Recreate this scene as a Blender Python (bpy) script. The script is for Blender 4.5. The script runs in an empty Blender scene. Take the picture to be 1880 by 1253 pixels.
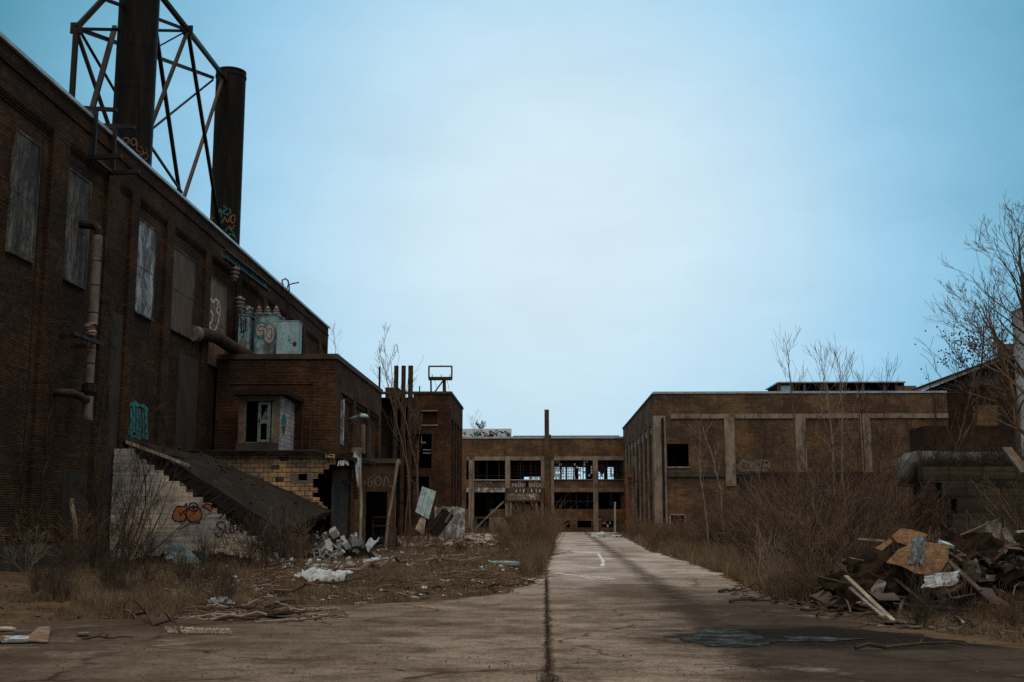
import bpy, math, random
import numpy as np
from mathutils import Vector, Matrix, noise as mnoise

# ------------------------------------------------------------------ camera
scene = bpy.context.scene
F = 2089.0                                  # focal length in photo pixels (1880 wide, 40 mm)
PITCH = math.atan(327.5 / F)
YAW = math.atan(60.0 * math.cos(PITCH) / F)
EYE = Vector((0, 0, 1.6))
cam_d = bpy.data.cameras.new("camera")
cam = bpy.data.objects.new("camera", cam_d)
scene.collection.objects.link(cam)
cam.location = EYE
cam.rotation_euler = (math.radians(90) + PITCH, 0, YAW)
cam_d.sensor_width = 36
cam_d.lens = F / 1880 * 36
cam_d.clip_end = 6000
scene.camera = cam
# ------------------------------------------------------------------ view
scene.view_settings.view_transform = 'Standard'
scene.view_settings.look = 'None'
scene.view_settings.gamma = 1
scene.view_settings.exposure = 0.0
scene.cycles.use_denoising = False
scene.cycles.use_adaptive_sampling = False
scene.cycles.max_bounces = 5
scene.cycles.diffuse_bounces = 3
scene.cycles.glossy_bounces = 2
scene.cycles.transparent_max_bounces = 8
# ------------------------------------------------------------------ sky
RM = Matrix.Rotation(YAW, 3, 'Z') @ Matrix.Rotation(math.radians(90) + PITCH, 3, 'X')
def ray(px, py):
    return RM @ Vector(((px - 940) / F, -(py - 626.5) / F, -1))
world = bpy.data.worlds.new("World")
scene.world = world
world.use_nodes = True
wn = world.node_tree; wn.nodes.clear()
def wnode(t, **k):
    n = wn.nodes.new(t)
    for a, b in k.items(): setattr(n, a, b)
    return n
SUN_EL, SUN_AZ = math.radians(74), math.radians(170)      # azimuth clockwise from +Y
sky = wnode('ShaderNodeTexSky', sky_type='NISHITA', sun_disc=False, sun_elevation=SUN_EL, sun_rotation=SUN_AZ)
bg_sky = wnode('ShaderNodeBackground'); bg_sky.inputs[1].default_value = 0.05
wn.links.new(sky.outputs[0], bg_sky.inputs[0])
tc = wnode('ShaderNodeTexCoord')
dot = wnode('ShaderNodeVectorMath', operation='DOT_PRODUCT')
bdir = ray(1010, 440).normalized()
dot.inputs[1].default_value = bdir
# a soft large-scale unevenness of the cloud deck
nz = wnode('ShaderNodeTexNoise'); nz.inputs['Scale'].default_value = 3.0; nz.inputs['Detail'].default_value = 5
nz.inputs['Roughness'].default_value = .55
wmap = wnode('ShaderNodeMapping'); wmap.inputs['Scale'].default_value = (1, 1, 3.0)
wn.links.new(tc.outputs['Generated'], wmap.inputs[0]); wn.links.new(wmap.outputs[0], nz.inputs['Vector'])
wn.links.new(tc.outputs['Generated'], dot.inputs[0])
ac = wnode('ShaderNodeMath', operation='ARCCOSINE'); wn.links.new(dot.outputs['Value'], ac.inputs[0])
ma = wnode('ShaderNodeMath', operation='MULTIPLY_ADD'); ma.inputs[1].default_value = .085; ma.inputs[2].default_value = -.0425
wn.links.new(nz.outputs['Fac'], ma.inputs[0])
ad = wnode('ShaderNodeMath', operation='ADD'); wn.links.new(ac.outputs[0], ad.inputs[0]); wn.links.new(ma.outputs[0], ad.inputs[1])
mr = wnode('ShaderNodeMapRange'); mr.inputs[1].default_value = 0; mr.inputs[2].default_value = math.radians(120)
wn.links.new(ad.outputs[0], mr.inputs[0])
rp = wnode('ShaderNodeValToRGB')
els = rp.color_ramp.elements
stops = [(0, (.715, .872, .962)), (6, (.665, .85, .962)), (11, (.54, .785, .94)), (16, (.365, .655, .88)), (21, (.235, .525, .73)),
         (27, (.10, .33, .46)), (34, (.085, .23, .31)), (60, (.13, .21, .255)), (120, (.145, .215, .25))]
els[0].position = 0; els[0].color = (*stops[0][1], 1)
els[1].position = 1; els[1].color = (*stops[-1][1], 1)
for a, c in stops[1:-1]:
    e = els.new(a / 120); e.color = (*c, 1)
wn.links.new(mr.outputs[0], rp.inputs[0])
bg_cl = wnode('ShaderNodeBackground'); bg_cl.inputs[1].default_value = 1.0
nz2 = wnode('ShaderNodeTexNoise'); nz2.inputs['Scale'].default_value = 5.0; nz2.inputs['Detail'].default_value = 7; nz2.inputs['Roughness'].default_value = .6
wn.links.new(wmap.outputs[0], nz2.inputs['Vector'])
mr2 = wnode('ShaderNodeMapRange'); mr2.inputs[1].default_value = .3; mr2.inputs[2].default_value = .7; mr2.inputs[3].default_value = .95; mr2.inputs[4].default_value = 1.04
wn.links.new(nz2.outputs['Fac'], mr2.inputs[0]); wn.links.new(mr2.outputs[0], bg_cl.inputs[1])
wn.links.new(rp.outputs[0], bg_cl.inputs[0])
mx = wnode('ShaderNodeMixShader'); mx.inputs[0].default_value = .93       # cloud cover over the blue
wn.links.new(bg_sky.outputs[0], mx.inputs[1]); wn.links.new(bg_cl.outputs[0], mx.inputs[2])
wo = wnode('ShaderNodeOutputWorld'); wn.links.new(mx.outputs[0], wo.inputs[0])
# ------------------------------------------------------------------ sun behind thick cloud
sl = bpy.data.lights.new("sun", 'SUN'); sl.energy = 1.9; sl.angle = math.radians(80); sl.color = (1, .80, .60)
so = bpy.data.objects.new("sun", sl); scene.collection.objects.link(so)
sd = Vector((math.sin(SUN_AZ) * math.cos(SUN_EL), math.cos(SUN_AZ) * math.cos(SUN_EL), math.sin(SUN_EL)))
so.rotation_euler = sd.to_track_quat('Z', 'Y').to_euler()
so.location = sd * 200

# ------------------------------------------------------------------ helpers
rnd = random.Random(7)
COL = scene.collection
WO = {}
def P(px, py, X=None, Y=None, Z=None):
    """the point of the place seen at a photo pixel, on the plane X=, Y= or Z="""
    d = ray(px, py)
    if Y is not None: t = (Y - EYE.y) / d.y
    elif X is not None: t = (X - EYE.x) / d.x
    else: t = (Z - EYE.z) / d.z
    return EYE + d * t
def zat(px, py, Y): return P(px, py, Y=Y).z
def xat(px, Y, z=3.0):
    # world x of photo column px at depth Y, height z
    lo, hi = 0, 1253
    for _ in range(30):
        m = (lo + hi) / 2
        if P(px, m, Y=Y).z > z: lo = m
        else: hi = m
    return P(px, lo, Y=Y).x

class MB:
    def __init__(s): s.v = []; s.f = []
    def box(s, x0, x1, y0, y1, z0, z1):
        b = len(s.v)
        s.v += [(x, y, z) for z in (z0, z1) for y in (y0, y1) for x in (x0, x1)]
        for q in ((0, 2, 3, 1), (4, 5, 7, 6), (0, 1, 5, 4), (2, 6, 7, 3), (0, 4, 6, 2), (1, 3, 7, 5)):
            s.f.append([b + i for i in q])
        return s
    def obox(s, c, size, R):
        b = len(s.v); c = Vector(c)
        for z in (-.5, .5):
            for y in (-.5, .5):
                for x in (-.5, .5):
                    s.v.append(tuple(c + R @ Vector((x * size[0], y * size[1], z * size[2]))))
        for q in ((0, 2, 3, 1), (4, 5, 7, 6), (0, 1, 5, 4), (2, 6, 7, 3), (0, 4, 6, 2), (1, 3, 7, 5)):
            s.f.append([b + i for i in q])
        return s
    def bar(s, p, q, w, h=None):
        p, q = Vector(p), Vector(q); d = q - p
        R = d.to_track_quat('X', 'Z').to_matrix()
        return s.obox((p + q) / 2, (d.length, w, h or w), R)
    def quad(s, a, b, c, d):
        n = len(s.v); s.v += [tuple(a), tuple(b), tuple(c), tuple(d)]; s.f.append([n, n + 1, n + 2, n + 3]); return s
    def tube(s, pts, r, n=8, caps=True):
        pts = [Vector(p) for p in pts]
        rs = r if isinstance(r, (list, tuple)) else [r] * len(pts)
        base = len(s.v); up = None
        for i, p in enumerate(pts):
            t = (pts[min(i + 1, len(pts) - 1)] - pts[max(i - 1, 0)])
            if t.length < 1e-9: t = Vector((0, 0, 1))
            t.normalize()
            if up is None:
                up = t.orthogonal().normalized()
            else:
                up = (up - t * up.dot(t))
                up = up.normalized() if up.length > 1e-6 else t.orthogonal().normalized()
            w = t.cross(up)
            for k in range(n):
                a = 2 * math.pi * k / n
                s.v.append(tuple(p + (up * math.cos(a) + w * math.sin(a)) * rs[i]))
        for i in range(len(pts) - 1):
            for k in range(n):
                a = base + i * n + k; b = base + i * n + (k + 1) % n
                s.f.append([a, b, b + n, a + n])
        if caps and n > 3:
            s.f.append([base + k for k in range(n)][::-1])
            s.f.append([base + (len(pts) - 1) * n + k for k in range(n)])
        return s
    def sheet(s, pts, th, n):
        """a flat outline given as points, thickened by th along n"""
        b = len(s.v); n = Vector(n).normalized() * th; k = len(pts)
        s.v += [tuple(Vector(p)) for p in pts] + [tuple(Vector(p) + n) for p in pts]
        s.f.append(list(range(b, b + k))[::-1]); s.f.append(list(range(b + k, b + 2 * k)))
        for i in range(k):
            j = (i + 1) % k
            s.f.append([b + i, b + j, b + k + j, b + k + i])
        return s
    def ribbon(s, pts, nrm, w):
        """a painted stroke: smooth flat band along pts, lying in the surface with normal nrm"""
        pts = [Vector(p) for p in pts]
        if len(pts) > 2:
            q = []
            ext = [pts[0] * 2 - pts[1]] + pts + [pts[-1] * 2 - pts[-2]]
            for i in range(1, len(ext) - 2):
                p0, p1, p2, p3 = ext[i - 1:i + 3]
                for k in range(5):
                    t = k / 5
                    q.append(.5 * ((2 * p1) + (p2 - p0) * t + (2 * p0 - 5 * p1 + 4 * p2 - p3) * t * t + (3 * p1 - p0 - 3 * p2 + p3) * t ** 3))
            q.append(pts[-1]); pts = q
        b = len(s.v); m = len(pts)
        for i, p in enumerate(pts):
            t = (pts[min(i + 1, m - 1)] - pts[max(i - 1, 0)])
            nn = nrm(p) if callable(nrm) else Vector(nrm)
            sd_ = t.cross(nn)
            if sd_.length < 1e-9: sd_ = Vector((0, 0, 1))
            sd_ = sd_.normalized() * w * .5 * (.8 + .35 * math.sin(i * 1.7 + b))
            s.v.append(tuple(p + sd_)); s.v.append(tuple(p - sd_))
        for i in range(m - 1):
            s.f.append([b + 2 * i, b + 2 * i + 1, b + 2 * i + 3, b + 2 * i + 2])
        return s
    def ngon(s, pts):
        b = len(s.v); s.v += [tuple(p) for p in pts]; s.f.append(list(range(b, b + len(pts)))); return s
    def blob(s, c, r, seg=8, jit=.25, rr=None):
        rr = rr or rnd; b = len(s.v); c = Vector(c); rings = max(3, seg // 2)
        rx, ry, rz = (r if isinstance(r, (tuple, list)) else (r, r, r))
        off = Vector((rr.random() * 50, rr.random() * 50, 0))
        s.v.append(tuple(c + Vector((0, 0, -rz))))
        for i in range(1, rings):
            th = math.pi * i / rings
            for k in range(seg):
                a = 2 * math.pi * k / seg
                d = Vector((math.sin(th) * math.cos(a), math.sin(th) * math.sin(a), -math.cos(th)))
                j = 1 + jit * mnoise.noise(d * 1.7 + off) * 2
                s.v.append(tuple(c + Vector((d.x * rx, d.y * ry, d.z * rz)) * j))
        s.v.append(tuple(c + Vector((0, 0, rz))))
        for k in range(seg): s.f.append([b, b + 1 + (k + 1) % seg, b + 1 + k])
        for i in range(rings - 2):
            for k in range(seg):
                p = b + 1 + i * seg + k; q = b + 1 + i * seg + (k + 1) % seg
                s.f.append([p, q, q + seg, p + seg])
        t = b + 1 + (rings - 1) * seg
        for k in range(seg): s.f.append([t - seg + k, t - seg + (k + 1) % seg, t])
        return s
    def build(s, name, mat, parent=None, smooth=False):
        if parent is not None:
            o0 = WO[parent.name]
        else:
            a = np.array(s.v); o0 = Vector(((a[:, 0].min() + a[:, 0].max()) / 2, (a[:, 1].min() + a[:, 1].max()) / 2, a[:, 2].min()))
        me = bpy.data.meshes.new(name)
        me.from_pydata([(x - o0.x, y - o0.y, z - o0.z) for x, y, z in s.v], [], s.f)
        me.materials.append(mat)
        if smooth: me.shade_smooth()
        ob = bpy.data.objects.new(name, me); COL.objects.link(ob)
        if parent is not None: ob.parent = parent
        else: ob.location = o0
        WO[ob.name] = o0
        return ob
def tag(o, label, cat=None, group=None, kind=None):
    if label: o['label'] = label
    if cat: o['category'] = cat
    if group: o['group'] = group
    if kind: o['kind'] = kind
    return o
def thing(name, label, cat, loc, group=None):
    o = bpy.data.objects.new(name, None); o.empty_display_size = .3; COL.objects.link(o)
    o.location = loc; WO[o.name] = Vector(loc)
    return tag(o, label, cat, group)
def copy_tree(o, loc=None, rz=None, sc=None, label=None, parent=None):
    c = o.copy(); COL.objects.link(c); c.parent = parent
    WO[c.name] = Vector(loc) if loc is not None else WO.get(o.name, Vector())
    if loc is not None: c.location = loc
    if rz is not None: c.rotation_euler = (c.rotation_euler.x, c.rotation_euler.y, rz)
    if sc is not None: c.scale = (sc, sc, sc) if not isinstance(sc, tuple) else sc
    if label: c['label'] = label
    for ch in list(o.children): copy_tree(ch, parent=c)
    return c
def wall(mb, axis, at, th, u0, u1, z0, z1, holes=()):
    """a wall in the plane axis=at (outer face), thickness th (signed, into the building), with rectangular holes (u0,u1,z0,z1)"""
    us = sorted({u0, u1, *[min(max(h[i], u0), u1) for h in holes for i in (0, 1)]})
    zs = sorted({z0, z1, *[min(max(h[i], z0), z1) for h in holes for i in (2, 3)]})
    a, b = sorted((at, at + th))
    for j in range(len(zs) - 1):
        run = None
        for i in range(len(us) - 1):
            cu, cz = (us[i] + us[i + 1]) / 2, (zs[j] + zs[j + 1]) / 2
            solid = not any(h[0] < cu < h[1] and h[2] < cz < h[3] for h in holes)
            if solid:
                if run is None: run = us[i]
            if (not solid or i == len(us) - 2) and run is not None:
                e = us[i + 1] if solid else us[i]
                if axis == 'y': mb.box(run, e, a, b, zs[j], zs[j + 1])
                else: mb.box(a, b, run, e, zs[j], zs[j + 1])
                run = None
    return mb

# ------------------------------------------------------------------ materials
class NT:
    def __init__(s, name):
        s.m = bpy.data.materials.new(name); s.m.use_nodes = True; s.t = s.m.node_tree; s.t.nodes.clear()
        s.out = s.n('ShaderNodeOutputMaterial'); s.bs = s.n('ShaderNodeBsdfPrincipled')
        s.l(s.bs.outputs[0], s.out.inputs[0])
        s.co = s.n('ShaderNodeTexCoord').outputs['Object']
    def n(s, t, **k):
        x = s.t.nodes.new(t)
        for a, b in k.items(): setattr(x, a, b)
        return x
    def l(s, a, b): s.t.links.new(a, b)
    def set(s, i, v):
        if hasattr(v, 'links') or isinstance(v, bpy.types.NodeSocket): s.l(v, i)
        else: i.default_value = v
    def math(s, op, a, b=0.0, c=None, clamp=False):
        x = s.n('ShaderNodeMath', operation=op, use_clamp=clamp); s.set(x.inputs[0], a); s.set(x.inputs[1], b)
        if c is not None: s.set(x.inputs[2], c)
        return x.outputs[0]
    def noise(s, scale, detail=4, rough=.55, vec=None, st=None):
        v = vec or s.co
        if st:
            mp = s.n('ShaderNodeMapping'); mp.inputs['Scale'].default_value = st; s.l(v, mp.inputs[0]); v = mp.outputs[0]
        x = s.n('ShaderNodeTexNoise'); x.inputs['Scale'].default_value = scale; x.inputs['Detail'].default_value = detail
        x.inputs['Roughness'].default_value = rough; s.l(v, x.inputs['Vector']); return x.outputs['Fac']
    def ramp(s, fac, st):
        x = s.n('ShaderNodeValToRGB'); e = x.color_ramp.elements
        e[0].position, e[1].position = st[0][0], st[-1][0]
        def c(v): return (*v, 1) if isinstance(v, tuple) else (v, v, v, 1)
        e[0].color, e[1].color = c(st[0][1]), c(st[-1][1])
        for p_, v in st[1:-1]: e.new(p_).color = c(v)
        s.l(fac, x.inputs[0]); return x.outputs[0]
    def mix(s, fac, a, b, mode='MIX'):
        x = s.n('ShaderNodeMix', data_type='RGBA', blend_type=mode)
        s.set(x.inputs[0], fac)
        for i, v in ((6, a), (7, b)):
            if isinstance(v, tuple): x.inputs[i].default_value = (*v, 1)
            else: s.l(v, x.inputs[i])
        return x.outputs[2]
    def bump(s, h, strength=.4, dist=.01):
        x = s.n('ShaderNodeBump'); x.inputs['Strength'].default_value = strength; x.inputs['Distance'].default_value = dist
        s.l(h, x.inputs['Height']); s.l(x.outputs[0], s.bs.inputs['Normal'])
    def fin(s, col, rough=.9, metal=0.0, spec=.25):
        s.set(s.bs.inputs['Base Color'], col if not isinstance(col, tuple) else (*col, 1))
        s.set(s.bs.inputs['Roughness'], rough); s.bs.inputs['Metallic'].default_value = metal
        s.bs.inputs['Specular IOR Level'].default_value = spec
        return s.m
def brick_mat(name, c1, c2, mortar, bw=.21, rh=.073, ms=.011, stain=.55, dirt=(.03, .022, .018), streak=.5, pale=.0, seed=0):
    s = NT(name)
    sp = s.n('ShaderNodeSeparateXYZ'); s.l(s.co, sp.inputs[0])
    u = s.math('ADD', sp.outputs[0], sp.outputs[1]); cb = s.n('ShaderNodeCombineXYZ')
    s.l(u, cb.inputs[0]); s.l(sp.outputs[2], cb.inputs[1])
    v = cb.outputs[0]
    br = s.n('ShaderNodeTexBrick'); s.l(v, br.inputs['Vector'])
    br.inputs['Color1'].default_value = (*c1, 1); br.inputs['Color2'].default_value = (*c2, 1); br.inputs['Mortar'].default_value = (*mortar, 1)
    br.inputs['Scale'].default_value = 1; br.inputs['Mortar Size'].default_value = ms; br.inputs['Mortar Smooth'].default_value = .3
    br.inputs['Brick Width'].default_value = bw; br.inputs['Row Height'].default_value = rh; br.inputs['Bias'].default_value = -.1
    co = br.outputs['Color']
    big = s.noise(.35, 6, .65, vec=v, st=(1, 1.4, 1))
    co = s.mix(s.ramp(big, [(.44, 0.0), (.60, 1.0)]), s.mix(1.0, co, (.78, .78, .80), 'MULTIPLY'), s.mix(1.0, co, (1.6, 1.45, 1.2), 'MULTIPLY'))
    rows = s.noise(1.0, 3, .6, vec=v, st=(.5, 13.0, 1))                      # courses differ from one another
    co = s.mix(s.ramp(rows, [(.35, .75), (.6, 0.0)]), co, s.mix(1.0, co, (.45, .45, .48), 'MULTIPLY'))
    md = s.noise(1.7, 5, .7, vec=v, st=(1, .8, 1))
    co = s.mix(s.ramp(md, [(.48, 0.0), (.72, stain)]), co, dirt)
    stk = s.noise(1.0, 5, .6, vec=v, st=(2.6, .16, 1))
    co = s.mix(s.ramp(stk, [(.5, 0.0), (.75, streak)]), co, dirt)
    if pale:
        pf = s.noise(1.1, 6, .75, vec=v, st=(1.2, .5, 1))
        co = s.mix(s.ramp(pf, [(.58, 0.0), (.78, pale)]), co, (.34, .31, .28))
    s.bump(s.math('SUBTRACT', s.math('MULTIPLY', s.noise(28, 3, vec=v), .3), br.outputs['Fac']), .5, .012)
    return s.fin(co, .95, spec=.1)
def rough_mat(name, c1, c2, scale=3.0, rough=.85, metal=0.0, stain=None, stain_amt=.6, st=None, bump=.3, bd=.01, spec=.25, det=6):
    s = NT(name)
    a = s.noise(scale, det, .65, st=st)
    co = s.mix(s.ramp(a, [(.36, 0.0), (.62, 1.0)]), c1, c2)
    if stain:
        b = s.noise(scale * .6 + .3, 7, .7, st=st)
        co = s.mix(s.ramp(b, [(.5, 0.0), (.64, stain_amt)]), co, stain)
    s.bump(s.noise(scale * 9, 4, .6, st=st), bump, bd)
    return s.fin(co, rough, metal, spec)
def board_mat(name, c1, c2, dark, amt=.8, grain=(14, 14, .7)):
    """weathered sheet: vertical grain, drip stains, sheet joints"""
    s = NT(name)
    co = s.mix(s.ramp(s.noise(1.0, 7, .8, st=(grain[0] * .35, grain[1] * .35, grain[2] * 1.2)), [(.42, 0.0), (.56, 1.0)]), c1, c2)
    co = s.mix(s.ramp(s.noise(.9, 9, .85, st=(1.3, 1.3, .8)), [(.45, 0.0), (.53, amt)]), co, dark)
    co = s.mix(s.ramp(s.noise(1.0, 6, .8, st=(6, 6, .35)), [(.52, 0.0), (.62, amt * .8)]), co, dark)
    s.bump(s.noise(1.0, 4, st=(25, 25, 1.4)), .3, .006)
    return s.fin(co, .8)
M = {}
M['brick_big'] = brick_mat('dark_brown_brick', (.145, .078, .043), (.062, .039, .026), (.010, .010, .011), ms=.015, stain=.7, pale=.10)
M['brick_annex'] = brick_mat('annex_brick', (.175, .092, .050), (.085, .050, .032), (.016, .014, .013), ms=.014, stain=.65)
M['brick_tan'] = brick_mat('brown_brick', (.265, .168, .108), (.155, .102, .068), (.06, .050, .042), stain=.4, streak=.4, pale=.2)
M['brick_far'] = brick_mat('far_brown_brick', (.31, .185, .110), (.19, .120, .076), (.07, .055, .042), stain=.35, streak=.5)
M['brick_dark'] = brick_mat('darkest_brick', (.095, .052, .034), (.052, .032, .024), (.02, .018, .016), stain=.8, streak=.7)  # darkest of the brick tones, heavily stained and streaked
M['infill'] = rough_mat('plaster_infill', (.075, .058, .048), (.042, .035, .032), .8, stain=(.03, .03, .03), st=(1, 1, .5))
M['concrete'] = rough_mat('old_concrete', (.40, .325, .255), (.25, .20, .16), 1.3, stain=(.07, .055, .045), stain_amt=.7, st=(1, 1, .45))
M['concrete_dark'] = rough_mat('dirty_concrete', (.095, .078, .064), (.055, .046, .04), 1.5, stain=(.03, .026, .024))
M['coping'] = rough_mat('zinc_coping', (.62, .68, .74), (.42, .47, .52), 2.0, .45, .3)
M['coping_dark'] = rough_mat('stone_coping', (.12, .085, .06), (.06, .045, .035), 2.0)
M['roofing'] = rough_mat('tar_roofing', (.036, .030, .026), (.020, .018, .017), 1.1, .95, spec=.08, stain=(.055, .044, .035), stain_amt=.5)
M['dark'] = rough_mat('interior_shade', (.010, .012, .014), (.006, .007, .009), 1.0, spec=.05)  # near-black, puts the shade inside unlit rooms into the colour
M['steel_dark'] = rough_mat('dark_steel', (.022, .022, .022), (.036, .026, .020), 3.0, .6, .3)
M['steel_brown'] = rough_mat('rusted_steel_brace', (.11, .075, .055), (.06, .042, .032), 3.0, .7, .2)
M['stack'] = rough_mat('chimney_steel', (.022, .018, .015), (.010, .010, .010), 1.2, .6, .2, spec=.1, stain=(.045, .026, .016), stain_amt=.55, st=(2, 2, .22), bump=.1)
M['rust'] = rough_mat('rust', (.15, .062, .028), (.07, .034, .02), 4.0, .8, .1, stain=(.035, .022, .016))
M['rust_pipe'] = rough_mat('brown_rust_pipe', (.085, .045, .027), (.045, .028, .02), 3.0, .7, .1, stain=(.018, .015, .014))
M['jacket'] = rough_mat('pipe_lagging', (.26, .225, .195), (.16, .135, .115), 2.0, .75, .0, stain=(.07, .04, .03), stain_amt=.8)
M['board_dark'] = board_mat('dark_weathered_board', (.25, .22, .20), (.10, .085, .075), (.028, .022, .02))
M['board_pale'] = board_mat('pale_weathered_board', (.66, .74, .84), (.34, .38, .43), (.055, .045, .04))
M['board_brown'] = board_mat('brown_plywood', (.185, .125, .085), (.14, .095, .066), (.06, .042, .032), .5)
M['board_tan'] = board_mat('tan_plywood', (.33, .23, .17), (.25, .175, .125), (.115, .062, .035), .6)
M['tank_blue'] = board_mat('pale_blue_paint', (.42, .64, .72), (.30, .50, .58), (.085, .055, .04), .75, (2, 2, .5))
M['cab_blue'] = board_mat('cabinet_blue_paint', (.46, .70, .80), (.36, .58, .68), (.15, .13, .12), .35, (2, 2, .5))
M['teal'] = rough_mat('teal_spray', (.06, .30, .29), (.04, .21, .21), 5)
M['pink'] = rough_mat('pink_spray', (.68, .48, .50), (.58, .40, .42), 5)
M['white_paint'] = rough_mat('white_spray', (.78, .86, .92), (.62, .70, .76), 6)
M['black_paint'] = rough_mat('black_spray', (.012, .012, .014), (.03, .025, .022), 6)
M['grey_paint'] = rough_mat('grey_spray', (.34, .31, .29), (.24, .215, .20), 6)
M['orange_paint'] = rough_mat('orange_spray', (.50, .19, .07), (.36, .14, .055), 6)
M['red_paint'] = rough_mat('red_spray', (.42, .09, .04), (.32, .07, .03), 6)
M['porcelain'] = rough_mat('insulator_porcelain', (.36, .34, .33), (.20, .175, .165), 8, .4, spec=.4)
M['door_green'] = rough_mat('faded_green_door_paint', (.28, .33, .30), (.16, .20, .18), 4, stain=(.05, .04, .03))
M['stucco'] = rough_mat('tan_stained_block', (.31, .22, .15), (.20, .14, .10), 1.4, stain=(.07, .05, .04))
M['white_block'] = brick_mat('whitewashed_block', (.74, .74, .80), (.62, .62, .66), (.20, .19, .19), .4, .2, .012, .5, (.15, .08, .05), .6)
M['pale_block'] = brick_mat('painted_block', (.66, .64, .62), (.58, .555, .53), (.42, .40, .37), .42, .2, .005, .55, (.26, .20, .15), .6)
M['tan_block'] = brick_mat('tan_block', (.62, .43, .27), (.42, .29, .19), (.045, .032, .025), .4, .2, .016, .45, (.12, .07, .045), .65)
M['big_block'] = brick_mat('large_grey_block', (.085, .070, .056), (.066, .055, .045), (.03, .026, .023), .95, .45, .018, .6)
M['peel'] = board_mat('peeling_white_paint', (.82, .84, .90), (.66, .68, .72), (.11, .085, .07), .9, (6, 6, .8))
M['corr'] = board_mat('corrugated_brown', (.22, .13, .072), (.14, .085, .05), (.055, .036, .026), .6, (9, 9, .2))
M['wood'] = board_mat('old_wood', (.20, .15, .11), (.12, .09, .068), (.05, .038, .03), .5)
M['wood_pale'] = board_mat('pale_wood', (.58, .49, .40), (.38, .31, .25), (.10, .075, .06), .5)
M['osb'] = rough_mat('chip_board', (.27, .145, .065), (.11, .065, .036), 9, .85, stain=(.06, .042, .032), stain_amt=.85)
M['cloth'] = rough_mat('pale_cloth', (.62, .69, .74), (.42, .48, .52), 4, .8, stain=(.16, .13, .11), stain_amt=.6)
M['carpet'] = rough_mat('old_carpet', (.05, .034, .024), (.016, .012, .010), 3, .98, stain=(.008, .008, .008), spec=0)
M['soil'] = rough_mat('soil', (.028, .021, .016), (.010, .008, .007), 4, .98, stain=(.008, .007, .007), spec=0)
M['sheet_blue'] = rough_mat('pale_blue_sheet_metal', (.46, .62, .66), (.30, .42, .46), 2.5, .55, .1, stain=(.09, .07, .06))
M['frame_white'] = rough_mat('white_frame', (.66, .66, .66), (.42, .41, .40), 4)
M['orange_steel'] = rough_mat('orange_rusty_steel', (.50, .17, .06), (.28, .10, .04), 4, .75)
M['green_steel'] = rough_mat('green_enamel', (.05, .19, .17), (.035, .13, .12), 4, .6)
M['lamp_green'] = rough_mat('lamp_green_enamel', (.42, .62, .60), (.30, .46, .44), 6, .4)
M['glass'] = rough_mat('dirty_glass', (.20, .26, .30), (.10, .14, .17), 3, .25, spec=.6)
M['bark'] = rough_mat('dark_bark', (.085, .060, .044), (.045, .033, .026), 5, .95)
M['bark_pale'] = rough_mat('pale_bark', (.36, .30, .25), (.20, .165, .135), 5, .9)
M['bark_brown'] = rough_mat('red_brown_twig', (.165, .105, .074), (.100, .065, .048), 3, .95)
M['bark_mid'] = rough_mat('brown_twig', (.21, .145, .095), (.12, .082, .056), 3, .95)
M['seed'] = rough_mat('dry_seed', (.10, .065, .04), (.06, .04, .028), 6)
M['leaf'] = rough_mat('dry_leaf', (.20, .125, .07), (.12, .078, .05), 6)

def beam_between(mb, p, q, w): mb.bar(p, q, w, w)

# ================================================================== POWERHOUSE (left)
WX = -16.0
WTOP = 15.75
ph = thing('factory_building', 'tall long dark brick powerhouse with boarded windows, filling the left side', 'building', (WX - 8, 55, 0))
rec = [(26.5, 31.2), (32.2, 36.4), (37.7, 41.1), (42.2, 43.55), (44.35, 47.7), (48.6, 53.2), (54.1, 58.7), (59.6, 64.3), (65.2, 69.7), (70.6, 75), (75.9, 80.3), (81.2, 83)]
YE = P(603, 601, X=WX).y
rec = [(1.012 * a - 1.5, 1.012 * b - 1.5) for a, b in rec]
def onW(px, py, off=0.0): return P(px, py, X=WX + off)
m = MB()
RD = .13
prev = 8
holes = [(YE - 2.9 - 1.2, YE - 2.9, 9.7, 11.4)]
for a, b in rec:
    m.box(WX - .6, WX, prev, a, 0, 14.25)                      # pier
    # corbelled head of the recess
    m.box(WX - .6, WX - .09, a, b, 14.0, 14.09); m.box(WX - .6, WX - .05, a, b, 14.09, 14.17); m.box(WX - .6, WX - .02, a, b, 14.17, 14.25)
    m.box(WX - .6, WX - .04, a, b, .85, 1.15)
    prev = b
m.box(WX - .6, WX, prev, YE, 0, 14.25)
m.box(WX - .6, WX, 8, YE, 14.25, WTOP - .12)
m.box(WX - .6, WX + .06, 8, YE, 15.05, 15.13)
m.box(WX - 18, WX - .6, 8, 8.5, 0, WTOP - .12)                  # near end
m.box(WX - 18, WX - .6, YE - .5, YE, 0, WTOP - .12)             # far end
m.box(WX - 18, WX - 17.5, 8.5, YE - .5, 0, WTOP - .12)
m.build('wall', M['brick_big'], ph)
m = MB()
hl = []
for a, b in rec[8:]:
    hl.append((a + .7, b - .5, 9.55, 11.3))
dark_low = [(26.4, 29.6, 1.2, 5.3)]
wall(m, 'x', WX - RD, -.4, 8.5, YE - .5, 0, 14.25, hl + dark_low)
m.build('recess_wall', M['brick_big'], ph)
m = MB().box(WX - .5, WX + .04, 8, YE, 0, .83); m.build('foundation', M['concrete_dark'], ph)
m = MB().box(WX - .7, WX + .10, 7.9, YE + .1, WTOP - .12, WTOP); m.build('coping', M['coping'], ph)
MB().box(WX - 18, WX - .7, 8, YE, 15.2, 15.3).build('roof', M['roofing'], ph)
MB().box(WX - 3.5, WX - 3.3, 8.6, YE - .6, .1, 15.1).build('inner_wall', M['dark'], ph)
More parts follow.
